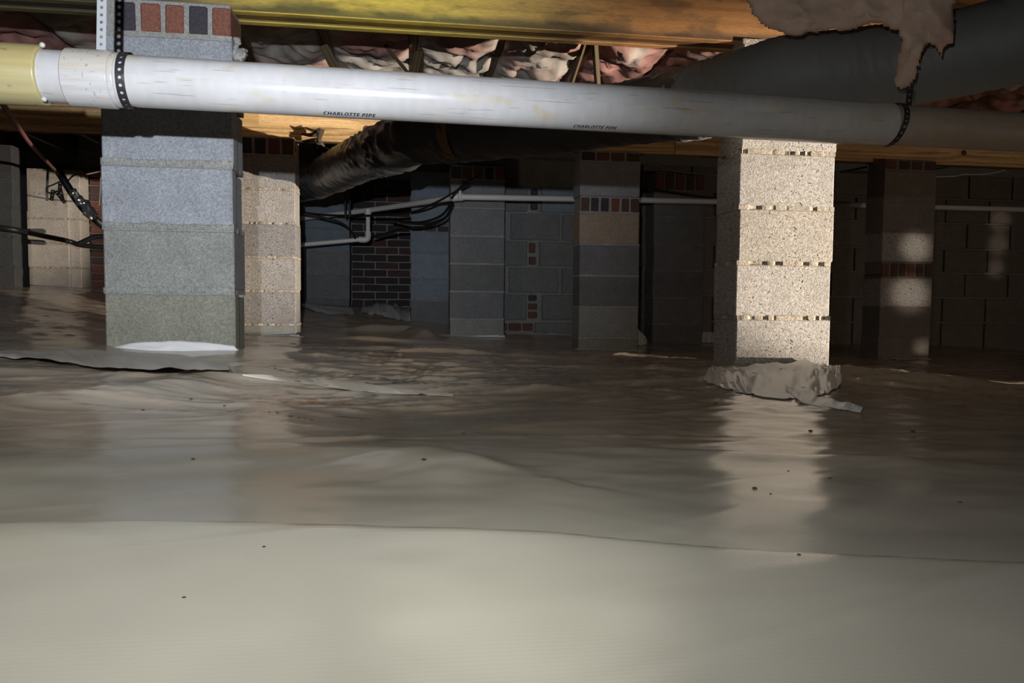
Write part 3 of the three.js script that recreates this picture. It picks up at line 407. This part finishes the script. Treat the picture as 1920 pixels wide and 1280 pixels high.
// ------------------------------------------------------------------ ducts
const ductMat = plastic(0.19, 0.195, 0.19, { roughness: 0.6 }), ductBlack = plastic(0.06, 0.06, 0.062, { roughness: 0.38 });
function ductGeo(pts, rad, seed, wr) {
  const c = new THREE.CatmullRomCurve3(pts, false, 'centripetal'), nS = 220, nR = 40, fr = c.computeFrenetFrames(nS), P = [], I = [], UV = [], len = c.getLength(); let up = V(0, 1, 0);
  for (let i = 0; i <= nS; i++) { const t = i / nS, p = c.getPointAt(t), tan = c.getTangentAt(t), side = V().crossVectors(tan, up).normalize(), u2 = V().crossVectors(side, tan).normalize(); for (let k = 0; k <= nR; k++) { const a = k / nR * Math.PI * 2, s = t * len, r0 = rad(t); const an = a + 0.3 * Math.sin(s * 3); let r = r0 * (1 + 0.03 * fbm(s * 3, Math.cos(an) * 2 + 5, seed, 2)) + wr(t) * Math.pow(1 - Math.min(1, Math.abs(fbm(s * 14 + 1.2 * Math.cos(an), Math.sin(an) * 1.5 + 9, seed + 3, 3)) * 3), 3); const q = p.clone().addScaledVector(side, Math.cos(a) * r).addScaledVector(u2, Math.sin(a) * r); P.push(q.x, q.y, q.z); UV.push(s, k / nR); } }
  for (let i = 0; i < nS; i++) for (let k = 0; k < nR; k++) { const a = i * (nR + 1) + k, b = a + nR + 1; I.push(a, a + 1, b, b, a + 1, b + 1); }
  const g = new THREE.BufferGeometry(); g.setAttribute('position', new THREE.Float32BufferAttribute(P, 3)); g.setAttribute('uv', new THREE.Float32BufferAttribute(UV, 2)); g.setIndex(I); g.computeVertexNormals(); return g;
}
{
  const d = thing('insulated_duct', 'large dark grey insulated duct winding behind the drain pipe and bending at an elbow', 'duct', [0, 0, 0]);
  const path = [at(2300, -70, 1.55), at(1990, 48, 1.85), at(1700, 120, 2.10), at(1470, 145, 2.26), at(1330, 185, 2.5), at(1180, 212, 2.85), at(1000, 238, 3.15), at(850, 252, 3.42)];
  const elbow = at(800, 256, 3.5), path2 = [at(770, 262, 3.58), at(690, 292, 4.05), at(612, 328, 4.85), at(560, 345, 5.55), at(520, 350, 6.3)];
  const sleeve = (pts, rad, seed, wr) => mesh('duct_sleeve', ductGeo(pts, rad, seed, wr), seed === 3 ? ductBlack : ductMat, d);
  sleeve([...path.slice(0, 5), at(1240, 203, 2.74)], () => 0.124, 2, (t) => 0.004 + 0.007 * sstep(0.6, 0.9, t));
  sleeve([...path.slice(4), elbow, ...path2], (t) => 0.120, 3, (t) => 0.006 + 0.016 * Math.exp(-(((t - 0.36) / 0.10) ** 2)) + 0.010 * Math.exp(-(((t - 0.68) / 0.10) ** 2)));
  const bandAt = (pts, r, w, m, name, label) => { const g = ductGeo(pts, () => r, 8, () => 0.0015), q = mesh(name, g, m, d); if (label) q.userData.label = label; };
  const p0 = at(868, 251, 3.385), p1 = at(850, 252, 3.42), tp = sheet((u, v) => { const a = -0.6 + u * 1.9, c = p0.clone().lerp(p1, 0.5), ax = p1.clone().sub(p0).normalize(), s = V().crossVectors(ax, V(0, 1, 0)).normalize(); if (s.z < 0) s.negate(); return c.addScaledVector(ax, (v - 0.5) * 0.055).addScaledVector(s, Math.cos(a) * 0.128).addScaledVector(V(0, 1, 0), -Math.sin(a) * 0.128); }, 14, 3, 0.003, V(0, 0, 1));
  mesh('tape_patch', tp, mat({ color: new THREE.Color().setRGB(0.20, 0.115, 0.06), roughness: 0.6 }), d).userData.label = 'brown tape patch';
}

// ------------------------------------------------------------------ main drain pipe
const PR = 0.057, pipeA = V(-1.1, 0.793, -1.815), pipeB = V(2.35, 0.778, -1.90);
const texPVC = dataTex(1024, 256, (i, j) => { const u = i / 1024, v = j / 256, k = 0.93 + 0.05 * fbm(u * 40, v * 5, 3, 3) + 0.03 * fbm(u * 300, v * 8, 4, 2), w = sstep(0.45, 0.85, u), y = sstep(0.22, 0.5, fbm(u * 60, v * 9, 8, 3)) * 0.10, sc = sstep(0.47, 0.6, fbm(u * 30, v * 130, 9, 3)) * 0.2; return [k * (1 - sc), k * (0.985 - 0.02 * w - y * 0.3 - sc), k * (0.97 - 0.07 * w - y - sc)]; });
const pvc = new THREE.MeshPhysicalMaterial({ map: texPVC, color: new THREE.Color().setRGB(0.58, 0.585, 0.59), roughness: 0.2, ior: 1.5 });
const pvcOld = new THREE.MeshPhysicalMaterial({ map: texPVC, color: new THREE.Color().setRGB(0.44, 0.38, 0.33), roughness: 0.38 });
const stained = new THREE.MeshPhysicalMaterial({ color: new THREE.Color().setRGB(0.52, 0.46, 0.24), map: texPVC, roughness: 0.35 });
const pipeDir = pipeB.clone().sub(pipeA).normalize(), pq = new THREE.Quaternion().setFromUnitVectors(V(1, 0, 0), pipeDir), onPipe = (x) => pipeA.clone().addScaledVector(pipeDir, (x - pipeA.x) / pipeDir.x);
const drain = thing('drain_pipe', 'long white plastic drain pipe slung across the whole photo on strap hangers', 'pipe', onPipe(0.3).toArray()); drain.quaternion.copy(pq);
const px0 = (x) => (x - 0.3) / pipeDir.x;
function lathe(profile, n = 56) { const g = new THREE.LatheGeometry(profile.map(([x, r]) => new THREE.Vector2(r, x)), n); g.rotateZ(-Math.PI / 2); return g; }
const ring = (a, b, r, ri = 0.05, c = 0.003) => lathe([[a, ri], [a, r - c], [a + c, r], [b - c, r], [b, r - c], [b, ri]]);
const pipeBody = (a, b, r) => { const g = new THREE.CylinderGeometry(r, r, b - a, 64, 24, true); g.rotateZ(-Math.PI / 2); g.translate((a + b) / 2, 0, 0); const uv = g.attributes.uv, p = g.attributes.position; for (let i = 0; i < uv.count; i++) { const u = uv.getX(i); uv.setXY(i, (p.getX(i) + 1.5) / 4, u); } return g; };
mesh('pipe_wall', pipeBody(px0(-0.80), px0(1.29), PR), pvc, drain);
{ const q = mesh('pipe_wall', pipeBody(px0(1.20), px0(2.35), PR - 0.004), pvcOld, drain); q.userData.label = 'duller narrower end length'; }
mesh('coupling_collar', ring(px0(-0.752), px0(-0.655), PR + 0.0065), pvc, drain).userData.label = 'white coupling collar';
mesh('coupling_rim', ring(px0(-0.658), px0(-0.643), PR + 0.003), pvc, drain);
mesh('stained_hub', ring(px0(-1.15), px0(-0.800), PR + 0.009, 0.05, 0.005), stained, drain).userData.label = 'yellowed pipe hub';
for (const a of [1.0, -1.05]) { const g = new THREE.SphereGeometry(0.006, 12, 8); g.translate(px0(-0.792), (PR + 0.011) * Math.sin(a), (PR + 0.011) * Math.cos(a)); mesh('cement_bead', g, pvc, drain); }
function printPatch(text, x, w, a0, h) {
  const c = document.createElement('canvas'); c.width = 512; c.height = 64; const k = c.getContext('2d'); k.clearRect(0, 0, 512, 64); k.fillStyle = '#15161a'; k.font = 'italic bold 50px sans-serif'; k.textAlign = 'center'; k.textBaseline = 'middle'; const m = k.measureText(text).width; k.save(); k.translate(256, 33); k.scale(500 / m, 1); k.fillText(text, 0, 0); k.restore();
  const t = new THREE.CanvasTexture(c); t.colorSpace = THREE.SRGBColorSpace; const n = 10, r = PR + 0.0006, P = [], UV = [], I = [];
  for (let j = 0; j <= n; j++) { const a = a0 + (j / n - 0.5) * h / r; for (let i = 0; i < 2; i++) { P.push(px0(x) + (i - 0.5) * w, r * Math.sin(a), r * Math.cos(a)); UV.push(i, j / n); } }
  for (let j = 0; j < n; j++) { const q = j * 2; I.push(q, q + 1, q + 3, q, q + 3, q + 2); }
  const g = new THREE.BufferGeometry(); g.setAttribute('position', new THREE.Float32BufferAttribute(P, 3)); g.setAttribute('uv', new THREE.Float32BufferAttribute(UV, 2)); g.setIndex(I); g.computeVertexNormals();
  const q = mesh('printed_lettering', g, new THREE.MeshStandardMaterial({ map: t, transparent: true, roughness: 0.5 }), drain); q.castShadow = false; q.userData.label = 'black printed lettering';
}
printPatch('CHARLOTTE PIPE', at(653, 218, 1.8).x, 0.125, -1.2, 0.022); printPatch('CHARLOTTE PIPE', at(1121, 243, 1.8).x, 0.115, -1.18, 0.022);

// perforated strap: strap coordinate s (metres) -> point, with real holes
function strapGeo(len, path, w = 0.019, pitch = 0.0165, th = 0.0014) {
  const gs = [], n = Math.round(len / pitch), hole = 0.0038;
  for (let i = 0; i < n; i++) { const sh = new THREE.Shape([new THREE.Vector2(0, -w / 2), new THREE.Vector2(pitch, -w / 2), new THREE.Vector2(pitch, w / 2), new THREE.Vector2(0, w / 2)]), hp = new THREE.Path(); hp.absarc(pitch / 2, 0, hole, 0, Math.PI * 2, true); sh.holes.push(hp); const g = new THREE.ExtrudeGeometry(sh, { depth: th, bevelEnabled: false, curveSegments: 5 }); const p = g.attributes.position; for (let k = 0; k < p.count; k++) { const q = path(i * pitch + p.getX(k), p.getY(k), p.getZ(k)); p.setXYZ(k, q.x, q.y, q.z); } g.computeVertexNormals(); gs.push(g); }
  return mergeGeometries(gs);
}
const galv = new THREE.MeshStandardMaterial({ color: new THREE.Color().setRGB(0.50, 0.51, 0.52), metalness: 0.2, roughness: 0.5 }), iron = new THREE.MeshStandardMaterial({ color: new THREE.Color().setRGB(0.035, 0.03, 0.035), metalness: 0.3, roughness: 0.5 });
const loop = (cx, r, yaw) => { const c = onPipe(cx); return (s, t, n) => { const a = s / r, x = t + (yaw || 0) * Math.sin(a), q = V(x, Math.sin(a) * (r + n), Math.cos(a) * (r + n)); return q.applyQuaternion(pq).add(c); }; };
const line = (a, b, face) => { const d = b.clone().sub(a).normalize(), side = V().crossVectors(d, face).normalize(); return (s, t, n) => a.clone().addScaledVector(d, s).addScaledVector(side, t).addScaledVector(face, n); };
{
  const s1 = thing('pipe_strap', 'perforated metal strap looped round the coupling end of the drain pipe, its bright tail rising', 'strap');
  mesh('band', strapGeo(Math.PI * 2 * 0.0605, loop(-0.628, 0.0605)), iron, s1);
  const a = at(190, 104, 1.845), b = at(194, -180, 1.845); mesh('tail', strapGeo(a.distanceTo(b), line(a, b, V(-0.15, 0, 0.99).normalize()), 0.022), galv, s1).userData.label = 'bright galvanised tail';
  const s2 = thing('pipe_strap', 'blackened perforated strap round the drain pipe just below the hanging insulation', 'strap');
  mesh('band', strapGeo(Math.PI * 2 * 0.058, loop(at(1688, 232, 1.84).x, 0.0565, 0.012), 0.016), iron, s2);
  const c2 = onPipe(1.385), t1 = V(1.40, 1.5, c2.z - 0.02); mesh('tail', strapGeo(0.085, line(c2.clone().add(V(0.0, 0.04, -0.045)), t1, V(0, 0, 1)), 0.018), iron, s2);
}

// ------------------------------------------------------------------ thin white water pipe
const thinMat = new THREE.MeshPhysicalMaterial({ color: new THREE.Color().setRGB(0.70, 0.68, 0.64), roughness: 0.4 });
{
  const w = thing('water_pipe', 'thin white plastic water line running level behind the piers to a tee', 'pipe');
  const zc = 5.22, A = at(855, 369, zc), B2 = at(1345, 378, 5.24), C2 = at(1930, 393, 5.3);
  mesh('pipe_length', tube([A, B2, C2], 0.021, 40, 14), thinMat, w);
  const cyl = (p, q, r, name) => { const L = p.distanceTo(q), g = new THREE.CylinderGeometry(r, r, L, 20, 1); const m = mesh(name, g, thinMat, w); m.position.copy(p).add(q).multiplyScalar(0.5); m.quaternion.setFromUnitVectors(V(0, 1, 0), q.clone().sub(p).normalize()); return m; };
  cyl(at(845, 370, zc), at(868, 369, zc), 0.028, 'tee_fitting'); cyl(at(847, 370, zc), at(851, 370, zc), 0.032, 'fitting_rim');
  const E2 = at(690, 394, 6.12), F2 = at(540, 412, 6.55);
  mesh('branch_pipe', tube([at(846, 371, zc), E2, F2], 0.021, 30, 14), thinMat, w);
  const h = mesh('pipe_clip', tube([at(862, 350, 5.19), at(862.5, 362, 5.185), at(862.5, 374, 5.19)], 0.011, 12, 8), thinMat, w);
  const d = thing('drop_pipe', 'lower white water pipe with an elbow beneath the thin pipe, by the brick wall', 'pipe');
  const zl = 6.1, D0 = at(690, 400, zl), D1 = at(690, 441, zl), D2 = at(680, 448.5, zl), D3 = at(540, 461, zl);
  mesh('riser', tube([D0, D1], 0.018, 4, 14), thinMat, d); mesh('run', tube([D2, D3], 0.018, 4, 14), thinMat, d);
  mesh('elbow_fitting', tube([at(690, 434, zl), at(690, 444, zl), at(687, 448.5, zl), at(673, 449, zl)], 0.025, 16, 14), thinMat, d);
  const cap = (a, b) => { const L = a.distanceTo(b), g = new THREE.CylinderGeometry(0.027, 0.027, L, 20), m = mesh('tee_fitting', g, thinMat, d); m.position.copy(a).add(b).multiplyScalar(0.5); m.quaternion.setFromUnitVectors(V(0, 1, 0), b.clone().sub(a).normalize()); }; cap(at(690, 392, zl), at(690, 404, zl));
}

// ------------------------------------------------------------------ cables
const blackCable = mat({ color: new THREE.Color().setRGB(0.012, 0.012, 0.013), roughness: 0.5 }), whiteCable = mat({ color: new THREE.Color().setRGB(0.6, 0.58, 0.55), roughness: 0.5 }), redCable = mat({ color: new THREE.Color().setRGB(0.22, 0.085, 0.075), roughness: 0.6 }), greyCable = mat({ color: new THREE.Color().setRGB(0.20, 0.19, 0.175), roughness: 0.5 });
const cable = (pts, r, m, label, cat = 'cable', name = 'cable') => tag(mesh(name, tube(pts.map((p) => at(...p)), r, 50, 8), m), label, cat);
cable([[-10, 172, 2.6], [30, 232, 3.3], [55, 268, 3.9], [85, 300, 4.8], [112, 328, 5.8]], 0.010, redCable, 'reddish cable slanting down from the yellowed pipe hub');
cable([[108, 318, 5.75], [120, 338, 5.8], [138, 366, 5.85], [160, 395, 5.9], [205, 432, 6.0]], 0.027, blackCable, 'thick black cable bundle before the brick wall');
cable([[118, 338, 5.8], [100, 346, 5.8], [88, 352, 5.8], [89, 360, 5.8], [97, 362, 5.8]], 0.005, blackCable, 'thin black wire loop beside the dangling perforated strips');
cable([[122, 345, 5.8], [140, 328, 5.9], [165, 326, 6.0], [200, 318, 6.1]], 0.006, greyCable, 'thin grey wire branching from the cable bundle toward the blue-grey pier');
cable([[33, 362, 6.685], [80, 371, 6.685], [128, 377, 6.685], [148, 378, 6.70]], 0.006, greyCable, 'thin wire sagging across the plastered pilaster');
cable([[-10, 425, 5.42], [28, 431, 5.45], [80, 442, 5.9], [132, 453, 6.2], [150, 459, 6.2], [205, 464, 6.2]], 0.019, blackCable, 'black pipe crossing low before the plastered pilaster', 'pipe', 'gas_pipe');
cable([[148, 457, 6.2], [165, 449, 6.2], [178, 444, 6.2], [205, 443, 6.2]], 0.020, blackCable, 'short black branch forking off the low black pipe', 'pipe', 'gas_pipe');
cable([[186, 385, 6.3], [188, 350, 6.3], [189, 322, 6.3], [188, 296, 6.3], [187, 262, 6.3]], 0.006, greyCable, 'thin grey wire hanging in front of the red bricks beside the blue-grey pier');
cable([[880, 345, 5.1], [820, 378, 5.3], [770, 398, 5.7], [690, 404, 6.0], [600, 402, 6.3], [550, 396, 6.4]], 0.008, blackCable, 'black wire following the thin white pipe');
cable([[848, 378, 5.15], [830, 402, 5.3], [798, 415, 5.5], [760, 416, 5.8], [735, 412, 5.95]], 0.009, blackCable, 'upper of two black wires looping before the blue-grey rear pier');
cable([[849, 382, 5.15], [835, 408, 5.3], [800, 424, 5.5], [745, 432, 5.9], [700, 444, 6.0]], 0.010, blackCable, 'lower of two black wires looping toward the white elbow');
cable([[560, 398, 5.9], [608, 408, 5.95], [640, 418, 6.0], [658, 432, 6.05], [668, 452, 6.1]], 0.008, blackCable, 'black wire drooping to the low white pipe');
cable([[648, 350, 6.0], [647, 375, 6.0], [648, 408, 6.0]], 0.008, blackCable, 'first of two black wires hanging straight down behind the duct');
cable([[656, 350, 6.0], [656, 375, 6.0], [655, 408, 6.0]], 0.008, blackCable, 'second of two black wires hanging straight down behind the duct');
cable([[846, 372, 5.1], [858, 356, 5.12], [872, 344, 5.15], [905, 325, 5.2]], 0.008, blackCable, 'short black wire rising past the tee fitting');
cable([[1198, 307, 4.9], [1228, 309, 5.1], [1262, 320, 5.2], [1300, 325, 5.25], [1350, 329, 5.3]], 0.005, greyCable, 'thin grey wire above the level white pipe beside the brick-band pier');
cable([[1225, 355, 5.4], [1270, 362, 5.38], [1320, 369, 5.35], [1360, 373, 5.33]], 0.008, blackCable, 'black wire just above the level white pipe beside the rough tan pier');
cable([[1752, 331, 4.9], [1790, 330, 4.95], [1805, 327, 5.0], [1850, 326, 5.1], [1885, 319, 5.15]], 0.006, whiteCable, 'thin white wire under the second girder beyond the patchily lit pier');
cable([[1576, 322, 4.9], [1600, 318, 4.9], [1625, 313, 4.9]], 0.007, blackCable, 'short black wire under the second girder between tan and patchily lit piers');
{ // dangling strips of perforated strap
  const t = thing('strap_scraps', 'dangling strips of black perforated strap beside the cable bundle', 'strap'); const z = 5.78, mk = (a, b, f) => { const p = at(...a, z), q = at(...b, z); mesh('strip', strapGeo(p.distanceTo(q), line(p, q, f), 0.026, 0.026), iron, t); };
  mk([100, 356], [96, 378], V(0, 0, 1)); mk([104, 358], [124, 382], V(0, 0, 1)); mk([112, 352], [117, 372], V(0.2, 0, 0.98).normalize()); mk([113, 340], [112, 358], V(0, 0, 1));
}
{ // crumpled clear plastic on the bundle
  const gs = [], R = rng(5); for (const [x, y, r] of [[150, 376, 0.035], [160, 384, 0.03], [165, 394, 0.04], [172, 402, 0.035], [140, 362, 0.03]]) { const s = new THREE.IcosahedronGeometry(r, 3), p = s.attributes.position; for (let k = 0; k < p.count; k++) { const v = V(p.getX(k), p.getY(k), p.getZ(k)), m = 1 + 0.5 * vnoise(v.x * 50 + x, v.y * 50 + v.z * 60, 4); p.setXYZ(k, v.x * m, v.y * m, v.z * m); } s.computeVertexNormals(); const c = at(x, y, 5.78); s.translate(c.x, c.y, c.z); gs.push(s); }
  tag(mesh('foil_tape', mergeGeometries(gs), new THREE.MeshStandardMaterial({ color: new THREE.Color().setRGB(0.8, 0.78, 0.74), metalness: 0.85, roughness: 0.3 })), 'crumpled shiny foil wrapped on the black cable bundle', 'foil');
}

// ------------------------------------------------------------------ turned-up collars and flaps of sheeting
function drape(name, label, cat, top, bot, o = {}) {
  const nu = o.nu || 60, nv = o.nv || 8, th = o.th || 0.003, wr = o.wr ?? 0.004, s = o.seed || 1;
  const g = sheet((u, v) => { const a = lerpPts(top, u), b = lerpPts(bot, u), p = a.lerp(b, v); const k = Math.sin(Math.PI * v); p.y += wr * (fbm(u * 9, v * 3, s, 3) * 1.6 + 0.7 * k * Math.pow(1 - Math.min(1, Math.abs(fbm(u * 12, v * 2 + u * 5, s + 4, 2)) * 3), 3)) + (o.bulge || 0) * k; p.z += wr * k * fbm(u * 11, v * 4, s + 9, 2) * 1.5; if (v > 0.02 && !o.keep) p.y = Math.max(p.y, ground(p.x, -p.z) + th + 0.0015); return p; }, nu, nv, th, o.dir || V(0, 0.7, 0.7));
  return tag(mesh(name, g, o.mat || collarMat), label, cat, o.group);
}
const up = (l, z) => l.map(([x, y, d]) => at(x, y, d ?? z)), gr = (l, dy = 0.002) => l.map(([x, y]) => groundAt(x, y).add(V(0, dy, 0)));
drape('sheet_collar', 'smooth white plastic flap turned up at the foot of the blue-grey pier', 'plastic sheet', up([[186, 653], [215, 648], [250, 643], [300, 640], [335, 639], [390, 642], [438, 648], [452, 660], [468, 672]], 2.505), up([[182, 656], [215, 662], [250, 664], [300, 665], [335, 665], [390, 668], [430, 673], [455, 678], [472, 680]], 2.475), { wr: 0.0025, bulge: 0.001, seed: 3, keep: true });
drape('sheet_collar', 'crumpled plastic heaped at the foot of the rough tan pier', 'plastic sheet', up([[1335, 702, 2.62], [1345, 690, 2.58], [1375, 690, 2.56], [1400, 692, 2.565], [1430, 686], [1470, 681], [1505, 678], [1522, 675], [1545, 681], [1563, 688], [1570, 705], [1573, 714]], 2.565), gr([[1318, 712], [1340, 722], [1375, 732], [1400, 740], [1430, 746], [1470, 750], [1505, 748], [1530, 744], [1555, 738], [1570, 730], [1576, 722], [1578, 717]], 0.001), { wr: 0.008, bulge: 0.012, seed: 8, nv: 22, nu: 120, th: 0.002 });
drape('sheet_collar', 'thin white plastic edge at the foot of the half-lit pier', 'plastic sheet', up([[452, 628], [490, 628], [530, 629], [552, 628], [560, 626], [566, 632]], 4.61), up([[452, 632], [490, 633], [530, 636], [552, 638], [562, 639], [569, 638]], 4.58), { wr: 0.004, seed: 12 });
drape('sheet_collar', 'white plastic lip at the foot of the tee-pipe pilaster', 'plastic sheet', up([[832, 634], [850, 630], [890, 628.5], [930, 628], [946, 628]], 5.42), up([[822, 642, 5.3], [850, 638], [890, 636], [930, 635], [948, 635]], 5.395), { wr: 0.003, seed: 15 });
drape('sheet_collar', 'flat pale plastic strip at the foot of the brick-band pier', 'plastic sheet', up([[1076, 657], [1100, 656.5], [1150, 656], [1190, 657]], 4.695), up([[1078, 667], [1110, 666], [1150, 666], [1202, 668]], 4.665), { wr: 0.002, seed: 18 });
drape('sheet_collar', 'plastic folded up against the far wall between two pilasters', 'plastic sheet', up([[950, 622], [975, 626], [1000, 624], [1030, 625], [1070, 628]], 5.62), up([[950, 634], [975, 637], [1000, 636], [1030, 637], [1072, 641]], 5.585), { wr: 0.005, seed: 21, bulge: 0.01 });
drape('sheet_collar', 'plastic corner lifted beside the brick-band pier', 'plastic sheet', up([[1196, 616, 4.9], [1202, 622, 5.0], [1212, 634, 5.1]], 4.9), gr([[1196, 650], [1205, 648], [1214, 646]], 0.004), { wr: 0.006, seed: 22 });
drape('sheet_collar', 'pale plastic standing against the far wall next to the rough tan pier', 'plastic sheet', up([[1308, 623], [1325, 622], [1345, 622]], 5.62), gr([[1308, 642], [1325, 643], [1345, 643]], 0.002), { wr: 0.004, seed: 24 });
drape('sheet_collar', 'bluish plastic bunched up against the old brick wall', 'plastic sheet', up([[682, 578], [700, 571], [722, 568], [740, 573], [768, 577]], 6.75), gr([[676, 588], [700, 592], [722, 594], [745, 600], [770, 604]], 0.004), { wr: 0.02, bulge: 0.02, seed: 27 });
drape('sheet_collar', 'plastic folded up along the foot of the dim pilaster on the brick wall', 'plastic sheet', up([[570, 570], [590, 575], [615, 580], [645, 584], [660, 586]], 6.55), gr([[565, 576], [590, 584], [615, 590], [645, 590], [665, 590]], 0.004), { wr: 0.012, bulge: 0.015, seed: 29 });
drape('sheet_collar', 'thin pale plastic edge at the foot of the patchily lit pier', 'plastic sheet', up([[1652, 671], [1690, 671], [1744, 672]], 4.63), gr([[1652, 674], [1690, 675], [1746, 675]], 0.004), { wr: 0.003, seed: 31 });
drape('sheet_flap', 'overlapping sheet edge lifted off the ground before the blue-grey pier', 'plastic sheet', gr([[-20, 660], [60, 658], [150, 659], [240, 663], [330, 668], [430, 688]], 0.006), gr([[-20, 672], [60, 680], [150, 693], [240, 703], [330, 704], [430, 700]], 0.015), { wr: 0.006, seed: 34, nu: 90, mat: plastic(0.62, 0.57, 0.50, { roughness: 0.4 }) });
drape('seam_tape', 'straight pale tape strip over a seam in the sheeting before the blue-grey pier', 'tape', gr([[455, 704], [507, 706], [560, 710], [610, 714], [660, 719], [710, 725], [760, 731], [805, 736], [850, 741]], 0.004), gr([[455, 706], [507, 714], [560, 720], [610, 727], [660, 734], [710, 738], [760, 741], [805, 743], [850, 745]], 0.003), { wr: 0.0008, seed: 37, nv: 3, th: 0.0015, mat: plastic(0.74, 0.68, 0.55, { roughness: 0.4 }) });
drape('seam_tape', 'creased pale tape strip running toward the viewer from the rough tan pier', 'tape', gr([[1478, 732], [1510, 748], [1550, 758], [1590, 766], [1618, 774]], 0.014), gr([[1470, 733], [1500, 756], [1530, 764], [1580, 770], [1614, 776]], 0.004), { wr: 0.003, seed: 39, nv: 3 });
// grit scattered on the sheeting
{
  const gs = [], R = rng(31); for (let [x, y, r] of [[358, 748, 0.004], [268, 769, 0.004], [421, 761, 0.004], [584, 787, 0.003], [362, 861, 0.003], [676, 788, 0.003], [795, 862, 0.004], [869, 813, 0.003], [1415, 916, 0.004], [1342, 757, 0.006], [1712, 810, 0.006], [1520, 808, 0.005], [1556, 897, 0.003], [1800, 942, 0.003], [1498, 1040, 0.002], [1478, 883, 0.002], [495, 1025, 0.0015], [345, 1120, 0.0015], [1445, 926, 0.002], [520, 774, 0.004], [545, 781, 0.005], [560, 784, 0.004], [572, 786, 0.003], [505, 772, 0.003]]) { r *= 0.55; const s = new THREE.IcosahedronGeometry(r, 1), p = s.attributes.position; for (let k = 0; k < p.count; k++) { const m = 0.8 + 0.5 * hash(k, Math.round(x), 3); p.setXYZ(k, p.getX(k) * m * 1.3, p.getY(k) * m * 0.6, p.getZ(k) * m); } s.computeVertexNormals(); const c = groundAt(x, y); s.translate(c.x, c.y + r * 0.3, c.z); gs.push(s); }
  tag(mesh('grit', mergeGeometries(gs), mat({ color: new THREE.Color().setRGB(0.09, 0.05, 0.03) })), 'dark crumbs of dirt scattered over the plastic sheeting', 'dirt', null, 'stuff');
}
scene.traverse((o) => { delete o.userData.__c; });
renderer.render(scene, camera);
